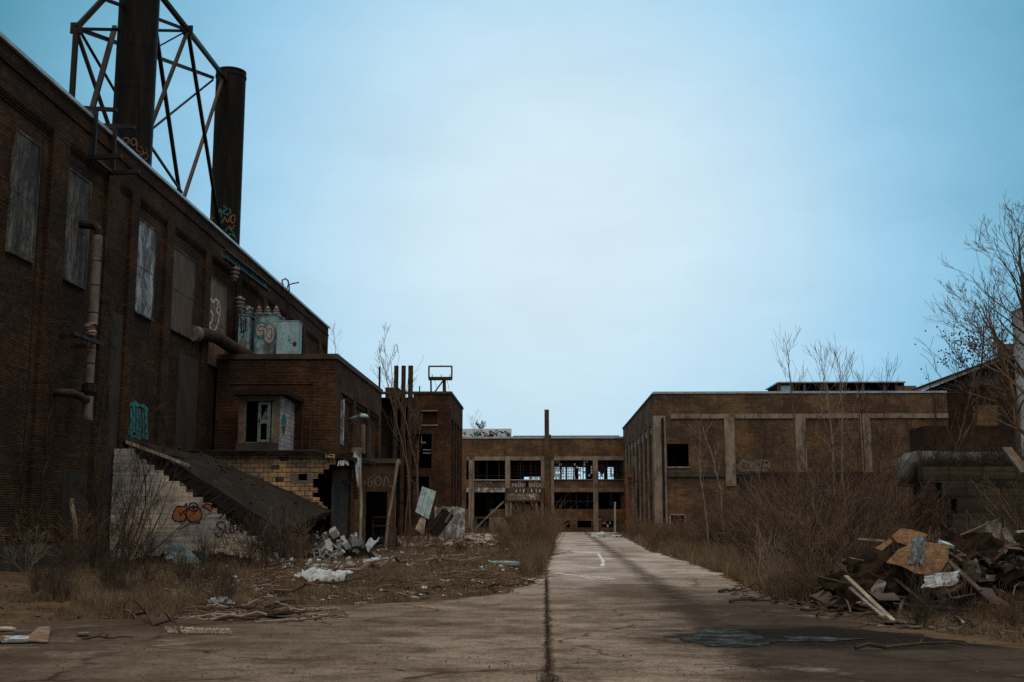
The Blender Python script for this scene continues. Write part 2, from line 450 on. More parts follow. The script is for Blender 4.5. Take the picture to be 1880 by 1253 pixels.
# plaster infills below the windows
for (a, b, z0, z1) in ((41.25, 42.5, 1.15, 9.3), (49.3, 52.2, 1.15, 8.9), (37.9, 39.9, 1.15, 3.2)):
    MB().box(WX - RD, WX - RD + .03, a, b, z0, z1).build('plaster_panel', M['infill'], ph)
# boarded windows (pixel columns on the recess plane)
def boarded(px0, px1, z0, z1, mat, label=None, frame=True):
    pm = P((px0 + px1) / 2, 500, X=WX - .08); pym = 954 - (11.5 - 1.6) * F / pm.y; a = P(px0 - 2, pym, X=WX - .08).y; b = P(px1 - 2, pym, X=WX - .08).y
    w = thing_part('boarded_window', ph, MB().box(WX - RD, WX - RD + .05, a, b, z0, z1), mat, label)
    f = MB()
    for (p, q, r, t) in ((a - .07, a, z0 - .07, z1 + .07), (b, b + .07, z0 - .07, z1 + .07)): f.box(WX - RD, WX - RD + .08, p, q, r, t)
    f.box(WX - RD, WX - RD + .08, a, b, z1, z1 + .07); f.box(WX - RD, WX - RD + .12, a, b, z0 - .07, z0)
    zm = (z0 + z1) / 2
    f.box(WX - RD + .05, WX - RD + .06, a, b, zm - .015, zm + .015)
    f.build('frame', M['board_dark'], w)
    return w, a, b
def thing_part(name, parent, mb, mat, label=None, smooth=False):
    o = mb.build(name, mat, parent, smooth)
    if label: o['label'] = label
    return o
boarded(24, 70, 9.6, 13.35, M['board_dark'], 'dark weathered board over window')
boarded(123, 164, 9.6, 13.35, M['board_dark'], 'streaked grey board over window')
boarded(251, 285, 9.7, 13.4, M['board_pale'], 'pale blue-white weathered board over window')
boarded(316, 357, 9.75, 13.3, M['board_brown'], 'plain brown plywood over window')
w5, a5, b5 = boarded(385, 417, 9.0, 13.2, M['board_tan'], 'tan plywood with white graffiti over window')
boarded(441, 462, 9.5, 13.0, M['board_tan'], 'tan plywood behind the blue tanks')
boarded(482, 500, 9.5, 12.9, M['board_brown'])
def strokes(parent, name, mat, lists, fn, nrm, w, label=None):
    m = MB()
    for L in lists:
        m.ribbon([fn(x, y) for x, y in L], nrm, w)
    return thing_part(name, parent, m, mat, label)
XN = (1, 0, 0); YN = (0, -1, 0)
strokes(w5, 'graffiti', M['white_paint'], [
    [(383, 553), (387, 549), (391, 555), (396, 550), (402, 556), (404, 570), (401, 588), (396, 604), (390, 608), (386, 603)],
    [(398, 556), (400, 563), (397, 570), (401, 577)], [(386, 570), (391, 578), (389, 590), (384, 597), (388, 604)]],
    lambda x, y: P(x, y, X=WX - RD + .062), XN, .13)
strokes(ph, 'graffiti', M['teal'], [
    [(236, 744), (236, 770), (234, 798)], [(241, 746), (242, 775), (239, 801)], [(247, 743), (247, 772), (246, 802)],
    [(252, 748), (253, 774), (251, 802)], [(257, 746), (258, 776), (256, 803)], [(263, 748), (264, 776), (263, 803)],
    [(268, 752), (269, 778), (269, 800)], [(233, 790), (250, 800), (272, 801)], [(234, 746), (250, 744), (272, 754)]],
    lambda x, y: P(x, y, X=WX - RD + .012), XN, .30, 'teal spray painted block of letters')
strokes(ph, 'graffiti', M['black_paint'], [
    [(238, 744), (238, 798)], [(244, 746), (244, 800)], [(250, 748), (249, 802)], [(255, 748), (255, 802)], [(261, 750), (260, 802)], [(266, 752), (266, 802)]],
    lambda x, y: P(x, y, X=WX - RD + .020), XN, .05)
# cables down the wall
yc = P(64, 500, X=WX + .05).y
MB().tube([(WX + .05, yc, 13.9), (WX + .06, yc + .03, 6), (WX + .05, yc, 1)], .02, 5).build('cable', M['steel_dark'], ph)

# small iron bracket on the parapet and wall
m = MB()
y0 = 38.2; y1 = 40.0; X1 = WX + .9
for yy in (y0, y1):
    m.bar((WX - .5, yy, 16.05), (X1, yy, 15.95), .13); m.bar((WX + .16, yy, 16.0), (WX + .16, yy, 14.2), .12); m.bar((WX, yy, 14.2), (X1 + .25, yy, 14.25), .15)
m.bar((WX + .16, y0, 14.2), (WX + .16, y1, 14.2), .12)
o = thing_part('roof_bracket', ph, m, M['steel_dark'])
# hung channel beam with suspended insulator rods
cb0, cb1 = P(407, 466, X=WX + .35), P(488, 528, X=WX + .35)
m = MB(); m.bar(cb0, cb1, .06, .42); m.bar(cb0 + Vector((.12, 0, .2)), cb1 + Vector((.12, 0, .2)), .26, .04); m.bar(cb0 + Vector((.12, 0, -.2)), cb1 + Vector((.12, 0, -.2)), .26, .04)
for t in (.05, .35, .65, .95):
    p = cb0.lerp(cb1, t); m.bar(p + Vector((-.4, 0, 0)), p, .08)
ch = thing_part('channel_beam', ph, m, rough_mat('grey_green_steel', (.10, .13, .13), (.06, .08, .08), 3, .6, .2))
for (px, pt, pi, pb) in ((431, 475, 493, 545), (442, 486, 548, 570), (458, 496, 566, 640)):
    top = P(px, pt, X=WX + .5); y = top.y
    zi = P(px, pi, Y=y).z; zb = P(px, pb, Y=y).z
    r = thing_part('hanging_rod', ph, MB().tube([top, (top.x, y, zb)], .035, 6), M['steel_dark'])
    ins = MB()
    for k in range(3): ins.tube([(top.x, y, zi - k * .2), (top.x, y, zi - k * .2 - .07)], [.26 - .03 * k, .30 - .03 * k], 10)
    ins.tube([(top.x, y, zi + .1), (top.x, y, zi - .65)], .12, 8)
    ins.build('insulator', M['porcelain'], r, True)
# roof mast hook
ym = P(525, 590, X=WX + .2).y
m = MB()
h = lambda px, py: P(px, py, Y=ym)
m.tube([h(529, 648), h(529, 600), h(530, 540), (h(531, 530)), h(529, 516), h(524, 512), h(518, 515), h(518, 520), h(522, 528)], .05, 6)
m.tube([h(524, 648), h(525, 600), h(526, 535), h(528, 525), h(537, 521), h(549, 519)], .04, 6)
tag(m.build('conduit_hook', M['steel_dark']), 'thin dark conduit pair bent into a hook above the powerhouse roofline', 'conduit')

# roof plants along coping edge
# ---------------------------------------------------------------- stacks and bracing
def cylP(px, py, c, r):
    d = ray(px, py); e = EYE
    ox, oy = e.x - c[0], e.y - c[1]
    A = d.x ** 2 + d.y ** 2; B = 2 * (ox * d.x + oy * d.y); C_ = ox * ox + oy * oy - r * r
    D = B * B - 4 * A * C_
    t = (-B - math.sqrt(max(D, 0))) / (2 * A)
    return e + d * t
def stack(cx, cy, r, z0, z1, label):
    t = thing('smokestack', label, 'chimney', (cx, cy, z0), 'steel stacks on the powerhouse')
    m = MB(); n = 40
    m.tube([(cx, cy, z) for z in (z0, z0 + 2, z1 - .3, z1)], r, n, caps=False)
    m.tube([(cx, cy, z1), (cx, cy, z1 - 3)], r - .1, n, caps=False)
    m.build('shell', M['stack'], t, True)
    k = z0 + 2.6
    while k < z1 - 1: MB().tube([(cx, cy, k), (cx, cy, k + .04)], r + .010, n, caps=False).build('weld_seam', M['stack'], t); k += 2.4
    MB().tube([(cx, cy, z1 - .5), (cx, cy, z1 - .35)], r + .05, n).tube([(cx, cy, z1 - .12), (cx, cy, z1 + .01)], r + .03, n, caps=False).build('rim', M['stack'], t)
    return t
c1 = P(243, 250, Y=60); c2 = P(413, 420, Y=81)
s1 = stack(c1.x, c1.y, 1.10, 15.3, 36, 'thick dark steel smokestack cut off by the top of the photo')
s2 = stack(c2.x, c2.y, 1.10, 15.3, zat(413, 133, 81), 'dark steel smokestack whose open rim shows, farther along the roof')
R_ = 1.115
def rad(c): return lambda p: Vector((p.x - c.x, p.y - c.y, 0)).normalized()
strokes(s1, 'graffiti', rough_mat('tan_spray', (.26, .15, .09), (.2, .12, .08), 5), [
    [(231, 253), (226, 256), (228, 264), (235, 262), (236, 255), (230, 253)], [(244, 255), (240, 260), (244, 267), (250, 264), (249, 256), (243, 254)],
    [(253, 262), (251, 275), (258, 280)], [(258, 268), (263, 280), (256, 286)], [(262, 284), (268, 280), (272, 288), (266, 294)], [(268, 270), (271, 278)]],
    lambda x, y: cylP(x, y, (c1.x, c1.y), R_), rad(c1), .07)
strokes(s2, 'graffiti', M['teal'], [
    [(396, 380), (399, 396), (404, 384), (407, 398)], [(410, 378), (416, 384), (409, 390), (418, 396)], [(400, 402), (406, 410), (412, 400)], [(420, 382), (424, 390), (417, 394)],
    [(414, 424), (420, 418), (428, 428), (434, 440)], [(416, 434), (424, 430), (432, 436)]],
    lambda x, y: cylP(x, y, (c2.x, c2.y), R_), rad(c2), .09)
strokes(s2, 'graffiti', M['orange_paint'], [
    [(390, 395), (388, 402), (393, 400)], [(412, 398), (418, 408), (423, 396)], [(425, 396), (431, 396), (430, 408), (424, 408), (425, 397)], [(420, 414), (427, 420), (430, 414)]],
    lambda x, y: cylP(x, y, (c2.x, c2.y), R_), rad(c2), .08)
br = thing('stack_bracing_frame', 'dark steel lattice frame bracing the two smokestacks above the roof', 'steel frame', (c1.x + 1, 66, 15.3))
A = P(140, 52, Y=56); B = P(345, 56, Y=66)
def down(p, q, z=15.3):
    t = (z - p.z) / (q.z - p.z); return p + (q - p) * t
Cc = P(410, 140, Y=79.8); Cl = P(391, 143, Y=80.2)
beams = [('beam', A, P(240, -55, Y=59), .26, 0), ('beam', P(262, -50, Y=60.5), B, .26, 0), ('beam', B, Cc, .26, 0),
         ('beam', A + Vector((0, .1, 0)), B + Vector((0, .1, 0)), .16, 0), ('beam', A, Cl, .2, 0),
         ('beam', P(192, -1, Y=57.3), B, .16, 0),
         ('leg', A, Vector((A.x, A.y, 15.3)), .24, 0),
         ('brace', P(140, 56, Y=56), down(P(140, 56, Y=56), P(200, 232, Y=60)), .17, 1),
         ('brace', P(146, 56, Y=56.2), P(215, 175, Y=62), .12, 0),
         ('brace', P(211, 50, Y=61), down(P(211, 50, Y=61), P(168, 205, Y=57)), .25, 0),
         ('brace', B, down(B, P(272, 245, Y=62)), .18, 1),
         ('leg', B, down(B, P(376, 250, Y=73)), .22, 0),
         ('leg', P(286, 56, Y=62), down(P(286, 56, Y=62), P(329, 350, Y=71)), .22, 0),
         ('brace', P(408, 148, Y=79.6), down(P(408, 148, Y=79.6), P(338, 362, Y=71)), .2, 1),
         ('brace', B, P(276, 94, Y=64), .09, 0), ('brace', P(391, 147, Y=80), P(268, 246, Y=64), .11, 0),
         ('brace', P(268, 256, Y=62), P(334, 354, Y=70.8), .13, 0)]
for nm, p, q, w, mt in beams:
    MB().bar(p, q, w).build(nm, M['steel_brown' if mt else 'steel_dark'], br)
g = MB()
for p in (A, B, Cc): g.box(p.x - .3, p.x + .3, p.y - .06, p.y + .06, p.z - .3, p.z + .3)
g.build('gusset_plate', M['steel_dark'], br)

# ---------------------------------------------------------------- insulated pipe on the wall
vp = thing('insulated_pipe', 'vertical pale lagged pipe standing off the powerhouse wall between boarded windows', 'pipe', P(160, 775, X=WX + .55))
px_ = WX + .55
yv = P(172, 560, X=px_).y
zt = P(178, 432, Y=yv).z; zb_ = P(160, 772, Y=yv).z
segs = [(zt, .80), (zt, 0)]
z = zt; i = 0
cuts = [P(170, y, Y=yv).z for y in (432, 480, 525, 575, 598)]
for a, b in zip(cuts[:-1], cuts[1:]):
    MB().tube([(px_, yv, a - .02), (px_, yv, b + .02)], .165, 16).build('lagging', M['jacket'], vp, False)
MB().tube([(px_, yv, cuts[0]), (px_, yv, P(170, 770, Y=yv).z)], .135, 12).build('inner_pipe', M['rust_pipe'], vp, True)
cuts2 = [P(168, y, Y=yv).z for y in (622, 640, 668, 705)]
for a, b in zip(cuts2[:-1], cuts2[1:]):
    MB().tube([(px_, yv, a - .02), (px_, yv, b + .02)], .15, 16).build('lagging', M['jacket'], vp)
MB().tube([(px_, yv, P(168, 728, Y=yv).z), (px_, yv, zb_)], .17, 16).build('lagging', M['jacket'], vp)
MB().tube([(px_, yv, P(168, 706, Y=yv).z), (px_, yv, P(168, 720, Y=yv).z)], .24, 12).build('flange', M['steel_dark'], vp)
rb = MB()
for k in range(5):
    zz = P(168, 596 + k * 5, Y=yv).z
    rb.blob((px_ + rnd.uniform(-.05, .05), yv - .05, zz), (.19, .17, .08), 8, .4)
rb.build('torn_insulation', rough_mat('torn_lagging', (.30, .16, .11), (.42, .36, .32), 9), vp)
zt2 = zt + .3
MB().tube([(px_, yv, zt), (px_, yv, zt2 - .12), (px_ - .1, yv, zt2 + .04), (WX - .28, yv, zt2 + .12)], .15, 10).tube([(WX - .3, yv, zt2 + .12), (WX - .15, yv, zt2 + .12)], .25, 12).build('elbow', M['steel_dark'], vp, False)
zz = P(150, 628, Y=yv).z
MB().bar((px_ + .12, yv - 1.9, zz), (px_ + .12, yv + .6, zz), .12).bar((WX - .1, yv - 1.2, zz), (px_ + .2, yv - 1.2, zz), .12).bar((WX - .1, yv + .3, zz - .1), (px_ + .2, yv + .3, zz - .1), .1).build('bracket', M['steel_dark'], vp)
zz = P(140, 735, Y=yv).z
MB().tube([(WX - .2, yv - 1.6, zz + .1), (px_, yv - 1.3, zz + .1), (px_, yv, zz - .02)], .13, 10).build('branch_pipe', M['rust_pipe'], vp, True)

# big rusty pipe bending to the annex roof
bp = thing('rusty_duct_pipe', 'wide rusty pipe bending from the powerhouse wall onto the annex roof', 'pipe', P(400, 640, X=-15))
pts = [P(352, 612, X=WX - .1), P(358, 614, Y=51.6), P(375, 614, Y=52.3), P(398, 620, Y=53.3), P(418, 633, Y=54.2), P(438, 645, Y=55.2), P(458, 656, Y=56.4)]
MB().tube(pts[1:], .31, 18).build('pipe', M['rust_pipe'], bp, True)
MB().tube([pts[0], pts[1], pts[1].lerp(pts[2], .25)], .37, 18).build('flange', M['jacket'], bp, False)
MB().tube([P(353, 625, Y=51.4), P(352, 640, Y=51.4), P(354, 652, Y=51.4), P(351, 690, Y=51.4)], .02, 4).tube([P(348, 600, Y=51.3), P(349, 572, Y=51.3), P(354, 570, Y=51.3)], .035, 6).build('hanging_wire', M['steel_dark'], bp)

# ================================================================== ANNEX
AX, AY = -10.15, 54.8
AH = zat(612, 650, AY)
AE = P(701, 722, X=AX).y
ax = thing('factory_annex', 'low flat-roofed brick annex projecting from the powerhouse behind the ruined slab', 'building', (-13, 62, 0))
m = MB()
m.box(WX + .002, AX, AY, AY + .4, 0, AH - .25)
# side wall with recessed bays
sr = [(AY + 1.6, AY + 5.4), (AY + 6.3, AY + 10.3), (AY + 11.2, AE - 1.0)]
prev = AY + .4
for a, b in sr:
    m.box(AX - .5, AX, prev, a, 0, 7.9); m.box(AX - .5, AX - .1, a, b, 7.7, 7.9); prev = b
m.box(AX - .5, AX, prev, AE, 0, 7.9); m.box(AX - .5, AX, AY + .4, AE, 7.9, AH - .25)
m.box(AX - .5, AX - .22, AY + .4, AE - .1, 0, 7.7)
m.box(WX + .002, AX - .5, AE - .4, AE, 0, AH - .25)
# raised frame lines on the front
m.box(P(425, 700, Y=AY).x, P(582, 700, Y=AY).x, AY - .05, AY, zat(500, 706, AY), zat(500, 702, AY))
m.box(P(575, 700, Y=AY).x, P(583, 700, Y=AY).x, AY - .07, AY, 4.7, zat(500, 702, AY))
m.build('wall', M['brick_annex'], ax)
MB().box(WX + .002, AX + .08, AY - .08, AY + .45, AH - .25, AH).box(AX - .5, AX + .08, AY + .45, AE, AH - .25, AH).build('coping', M['coping_dark'], ax)
MB().box(WX + .01, AX - .5, AY + .45, AE - .4, AH - .6, AH - .5).build('roof', M['roofing'], ax)
def annex_side(px0, px1, py0, py1, mat, name, d=.05, label=None):
    a = P(px0, 780, X=AX - .2).y; b = P(px1, 780, X=AX - .2).y
    z1_ = P((px0 + px1) / 2, py0, X=AX - .2).z; z0_ = P((px0 + px1) / 2, py1, X=AX - .2).z
    return thing_part(name, ax, MB().box(AX - .22, AX - .22 + d, a, b, z0_, z1_), mat, label)
annex_side(614.5, 620, 720, 820, M['board_tan'], 'window_jamb', .12)
annex_side(625.5, 628.5, 712, 818, M['peel'], 'downpipe', .12, 'peeling white downpipe')
annex_side(664, 677, 782, 835, M['board_tan'], 'boarded_window', .12, 'stained board with torn posters')
m = MB(); 
for x in (556, 571): m.tube([(P(x, 750, Y=AY - .25).x, AY - .25, 4.7), (P(x, 750, Y=AY - .25).x, AY - .25, zat(x, 750, AY - .25))], .04, 6)
m.build('railing_post', M['steel_brown'], ax)
# lamp
lp = thing('wall_lamp', 'pale green gooseneck lamp sticking out from the annex side wall', 'lamp', P(643, 773, X=AX))
b0 = P(643, 773, X=AX + .02); q = P(658, 765, X=AX + .75); e = P(668, 765, X=AX + 1.2)
MB().tube([b0, b0.lerp(q, .55), q], [.16, .13, .05], 10).build('lamp_arm', M['lamp_green'], lp, True)
MB().tube([q, q.lerp(e, .5) + Vector((0, 0, .12)), e + Vector((0, 0, .08))], [.05, .05, .06], 8).build('neck', M['lamp_green'], lp, True)
MB().tube([e + Vector((0, 0, .14)), e + Vector((0, 0, .08)), e + Vector((0, 0, -.06))], [.05, .2, .27], 14).build('lamp_shade', M['lamp_green'], lp, True)

# ---------------------------------------------------------------- transformers on annex roof
TY = 57.0
ar = AH - .5
def tank(px0, px1, pyt, Y, depth, mat, label, group):
    x0, x1 = P(px0, 620, Y=Y).x, P(px1, 620, Y=Y).x; zt_ = zat((px0 + px1) / 2, pyt, Y)
    t = thing('transformer_tank', label, 'transformer', ((x0 + x1) / 2, Y + depth / 2, ar), group)
    m = MB().box(x0, x1, Y, Y + depth, ar, zt_)
    m.box(x0 - .05, x1 + .05, Y - .05, Y + depth + .05, zt_, zt_ + .08)
    m.build('tank', mat, t)
    fins = MB()
    for k in range(5):
        xx = x0 + (x1 - x0) * (k + .5) / 5; fins.box(xx - .02, xx + .02, Y - .035, Y, ar + .1, zt_ - .05)
    fins.build('rib', mat, t)
    return t, x0, x1, zt_
ttA = tank(437, 456, 580, TY - .3, 1.2, M['tank_blue'], 'narrow pale blue transformer tank with black drips, left of three on annex roof', 'electrical gear on the annex roof')
ttB = tank(467, 507, 578, TY, 1.6, M['tank_blue'], 'rust streaked pale blue transformer tank with pink and teal bubble graffiti', 'electrical gear on the annex roof')
for (t, x0, x1, zt_, n) in ((ttA[0], ttA[1], ttA[2], ttA[3], 1), (ttB[0], ttB[1], ttB[2], ttB[3], 5)):
    for k in range(n):
        bx_ = x0 + (x1 - x0) * (k + .5) / n; by_ = TY + (.3 if k % 2 == 0 else 1.1)
        b = MB()
        for j in range(3): b.tube([(bx_, by_, zt_ + .1 + j * .12), (bx_, by_, zt_ + .16 + j * .12)], [.17 - .03 * j, .19 - .03 * j], 12)
        b.tube([(bx_, by_, zt_ + .08), (bx_, by_, zt_ + .5)], [.09, .05], 8)
        b.build('bushing', M['porcelain'], t, True)
strokes(ttA[0], 'drip_stain', M['black_paint'], [[(443, 586), (443, 610)], [(447, 588), (447, 620)], [(451, 586), (450, 608)], [(440, 612), (452, 606)], [(440, 632), (447, 642)]], lambda x, y: P(x, y, Y=TY - .3 - .042), YN, .06)
fnB = lambda x, y: P(x, y, Y=TY - .042); fnB2 = lambda x, y: P(x, y, Y=TY - .05)
def circ(cx, cy, rx, ry, n=14, a0=0, a1=360): return [(cx + rx * math.cos(math.radians(a0 + (a1 - a0) * k / n)), cy + ry * math.sin(math.radians(a0 + (a1 - a0) * k / n))) for k in range(n + 1)]
g = MB(); g.ngon([fnB(x, y) for x, y in circ(480, 607, 9.5, 13)[:-1]][::-1]); thing_part('graffiti', ttB[0], g, M['pink'])
g = MB(); g.ngon([P(x, y, Y=TY - .046) for x, y in circ(494, 613, 10, 17)[:-1]][::-1]); thing_part('graffiti', ttB[0], g, M['pink'])
strokes(ttB[0], 'graffiti', M['teal'], [circ(480, 607, 10.5, 14), circ(494, 613, 11, 18, 14), [(486, 600), (476, 600), (475, 607), (484, 608), (484, 616), (475, 617)], [(490, 620), (498, 622), (498, 604), (492, 606)]], fnB2, YN, .065, 'pink and teal bubble letters')
t, x0, x1 = None, P(508, 620, Y=56.6).x, P(547, 620, Y=56.6).x
zc = zat(527, 590, 56.6)
cab = thing('electrical_cabinet', 'flat pale blue steel cabinet with rust spots, rightmost on annex roof', 'cabinet', ((x0 + x1) / 2, 57, ar), 'electrical gear on the annex roof')
MB().box(x0, x1, 56.6, 57.5, ar, zc).box(x0 - .03, x1 + .03, 56.57, 57.53, zc, zc + .03).build('body', M['cab_blue'], cab)
MB().box(x0 + .1, x1 - .05, 56.58, 56.6, ar + .35, zc - .04).build('door', M['cab_blue'], cab)
m = MB()
for _ in range(16):
    xx = rnd.uniform(x0 + .15, x1 - .1); zz = rnd.uniform(ar + .9, zc - .1); r = rnd.uniform(.012, .03)
    m.box(xx - r, xx + r, 56.572, 56.58, zz - r, zz + r)
xx = P(541, 632, Y=56.57).x; zz = zat(541, 632, 56.57); m.box(xx - .09, xx + .09, 56.571, 56.58, zz - .11, zz + .11)
m.build('rust_spot', M['rust'], cab)
# ================================================================== RUINED OUTBUILDING
SY = 49.0
rb_ = thing('ruined_outbuilding', 'collapsed one-storey block outbuilding with a fallen roof slab and torn corner', 'ruin', (-12.5, 50, 0))
# stepped painted block wall, nearest
m = MB()
YS = 42.0
for k in range(21):
    z0 = k * .2; z1 = z0 + .2
    xr = -15.1 + (4.07 - z1) * 1.457
    m.box(WX + .01, xr + rnd.uniform(-.13, .06), YS, YS + .2, z0, z1)
sw = m.build('stepped_wall', M['pale_block'], rb_); sw['label'] = 'pale painted block wall broken into a stair outline'
fs = lambda x, y: P(x, y, Y=YS - .012); fs2 = lambda x, y: P(x, y, Y=YS - .018)
g = MB()
g.ngon([fs(x, y) for x, y in [(318, 948), (322, 936), (328, 928), (338, 930), (343, 926), (343, 940), (345, 950), (334, 958), (322, 956)]])
g.ngon([fs(x, y) for x, y in circ(356, 945, 13.5, 14)[:-1]][::-1])
g.ngon([fs(x, y) for x, y in [(371, 930), (377, 926), (385, 927), (389, 932), (386, 938)]])
thing_part('graffiti', sw, g, M['orange_paint'])
strokes(sw, 'graffiti', M['black_paint'], [
    [(316, 950), (320, 938), (326, 930), (338, 930), (342, 925), (343, 936), (336, 940), (342, 948), (336, 957), (322, 957), (316, 950)],
    circ(356, 945, 14.5, 15), circ(355, 931, 8, 8, 10), [(355, 927), (355, 937)], [(351, 932), (359, 932)], [(328, 941), (334, 944), (328, 948)],
    [(371, 930), (377, 926), (385, 927), (389, 932), (386, 939), (380, 934), (371, 930)], [(343, 952), (352, 958), (368, 960)]], fs2, YN, .055, 'orange and black bubble tag')
strokes(sw, 'graffiti', M['black_paint'], [
    [(400, 942), (406, 938), (412, 942), (407, 948), (402, 952)], [(418, 938), (415, 950), (421, 956), (428, 950), (430, 957)],
    [(412, 960), (404, 958), (398, 964), (404, 971), (410, 975), (407, 983), (399, 985), (395, 978)], [(414, 962), (414, 976), (420, 980)],
    [(424, 962), (422, 976), (429, 978), (428, 963)], [(434, 976), (437, 963), (442, 976), (436, 971)], [(446, 963), (443, 978), (449, 972)], [(455, 963), (449, 970), (455, 976), (460, 970)], [(463, 976), (466, 966), (470, 972), (476, 976)]],
    fs2, YN, .06, 'black scrawled tag')
# tan block wall with ragged right edge
m = MB(); Y0 = SY
def xr_at(py, px): return P(px, py, Y=Y0).x
rr = [618, 616, 604, 594, 584, 575, 575, 584, 575, 584, 593, 602, 590, 584, 580]
ztop = zat(560, 836, Y0)
hx0, hx1 = P(547, 880, Y=Y0).x, P(564, 880, Y=Y0).x
hz1 = ztop - .2 * 4; hz0 = hz1 - .28
for k in range(15):
    z1 = ztop - .2 * k; z0 = z1 - .2
    xr = P(rr[k], 840, Y=Y0).x
    if z1 <= hz1 + .01 and z0 >= hz1 - .41:
        m.box(WX + .3, hx0, Y0, Y0 + .2, z0, z1); m.box(hx1, max(xr, hx1 + .15), Y0, Y0 + .2, z0, z1)
    else: m.box(WX + .3, xr, Y0, Y0 + .2, z0, z1)
m.box(hx0, hx1, Y0, Y0 + .2, hz1 - .4, hz0)
bw_ = thing_part('block_wall', rb_, m, M['tan_block'], 'tan block wall with ragged right edge and square hole')
g = MB()
a, b = P(533, 880, Y=Y0).x, P(573, 880, Y=Y0).x
g.box(a, hx0, Y0 - .012, Y0, hz0 - .12, hz1 + .02); g.box(hx1, b, Y0 - .012, Y0, hz0 - .1, hz1); g.box(hx0, hx1, Y0 - .012, Y0, hz0 - .12, hz0)
g.build('grey_patch', rough_mat('grey_render', (.22, .21, .20), (.16, .15, .145), 3), bw_)
g = MB()
for (x, y) in ((522, 843), (505, 858), (513, 880), (588, 1)):
    if y > 10: g.box(P(x - 8, y, Y=Y0).x, P(x + 8, y, Y=Y0).x, Y0 - .008, Y0, zat(x, y + 4, Y0), zat(x, y - 4, Y0))
g.build('dark_block', M['concrete_dark'], bw_)
for k in range(2):
    pass
# scattered protruding blocks at the break
g = MB()
for (x, y) in ((586, 932), (600, 941), (588, 950), (578, 918), (606, 838)):
    p = P(x, y, Y=Y0 - .05); g.obox(p, (.4, .2, .19), Matrix.Rotation(rnd.uniform(-.12, .12), 3, 'Y') @ Matrix.Rotation(rnd.uniform(-.3, .3), 3, 'Z'))
g.build('loose_blocks', M['tan_block'], rb_)
# roof slab on top, ragged right end
zs = ztop
def slab_pts(n=28):
    out = []
    return out
sh = MB()
XR = P(655, 840, Y=SY).x
nx = 40
x_l = WX + .005
fr = []
for i in range(nx + 1):
    t = i / nx; x = x_l + (XR - x_l) * t
    sag = -.28 * max(0, (t - .72) / .28) ** 1.5
    yf = 48.75 + .2 * mnoise.noise(Vector((x * 1.3, 2, 0))) + (.35 * max(0, t - .7)) * 2
    th = .16 + .03 * mnoise.noise(Vector((x * 3, 5, 0)))
    fr.append((x, yf, zs + sag, th))
for i in range(nx):
    a, b = fr[i], fr[i + 1]
    n = len(sh.v)
    sh.v += [(a[0], a[1], a[2]), (b[0], b[1], b[2]), (b[0], AY - .01, b[2] + .12), (a[0], AY - .01, a[2] + .12),
             (a[0], a[1], a[2] + a[3]), (b[0], b[1], b[2] + b[3]), (b[0], AY - .01, b[2] + b[3] + .12), (a[0], AY - .01, a[2] + a[3] + .12)]
    sh.f += [[n, n + 3, n + 2, n + 1], [n + 4, n + 5, n + 6, n + 7], [n, n + 1, n + 5, n + 4]]
    if i == nx - 1: sh.f.append([n + 1, n + 2, n + 6, n + 5])
sh.build('roof_slab', M['roofing'], rb_)
g = MB()   # torn bent flashing hanging on the edge
g.tube([(P(545, 838, Y=48.6).x, 48.6, zs + .16), (P(580, 838, Y=48.6).x, 48.6, zs + .17), (P(600, 838, Y=48.6).x, 48.6, zs + .02), (P(612, 838, Y=48.6).x, 48.6, zs - .06)], .035, 5)
g.tube([(WX + .1, 48.65, zs + .17), (P(545, 838, Y=48.6).x, 48.62, zs + .17)], .03, 5)
g.build('flashing', M['steel_dark'], rb_)
# dark back rooms under the slab
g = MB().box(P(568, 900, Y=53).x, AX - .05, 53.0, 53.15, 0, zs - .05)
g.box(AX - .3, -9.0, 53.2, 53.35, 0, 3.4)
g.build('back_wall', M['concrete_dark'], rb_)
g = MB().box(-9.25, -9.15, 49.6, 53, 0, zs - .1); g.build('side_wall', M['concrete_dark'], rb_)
g = MB()  # inner doorframe
xa, xb = P(638, 900, Y=50.5).x, P(662, 900, Y=50.5).x
zt_ = zat(650, 890, 50.5)
g.box(xa - .12, xa, 50.45, 50.6, 0, zt_); g.box(xb, xb + .1, 50.45, 50.6, 0, zt_); g.box(xa - .25, xb + .2, 50.42, 50.62, zt_, zt_ + .16)
g.build('door_frame', M['wood'], rb_)
g = MB().box(P(610, 900, Y=49.8).x, P(613, 900, Y=49.8).x, 49.8, 49.9, zat(612, 905, 49.8), zs - .05)
g.build('hanging_strip', M['wood_pale'], rb_)
# peeling white end wall stub at the corner, stepped
g = MB()
for k in range(8):
    zz = zat(655, 822, 49.2) - k * .21
    xl = P(645 + [0, 3, 5, 7, 8, 9, 10, 11][k], 850, Y=49.2).x; xr = P(662, 850, Y=49.2).x
    g.box(xl, xr, 49.2, 49.4, zz - .21, zz)
g.build('peeling_wall', M['peel'], rb_)
g = MB()
for k in range(9):
    zz = zat(645, 836, 49.25) - k * .21
    xl = P(640 + [0, 2, 5, 6, 7, 8, 10, 11, 12][k] + rnd.uniform(-2, 2), 850, Y=49.25).x; xr = P(646 + k * 1.5, 850, Y=49.25).x
    g.box(xl, xr, 49.26, 49.46, zz - .19, zz)
g.build('broken_brick_edge', M['brick_dark'], rb_)
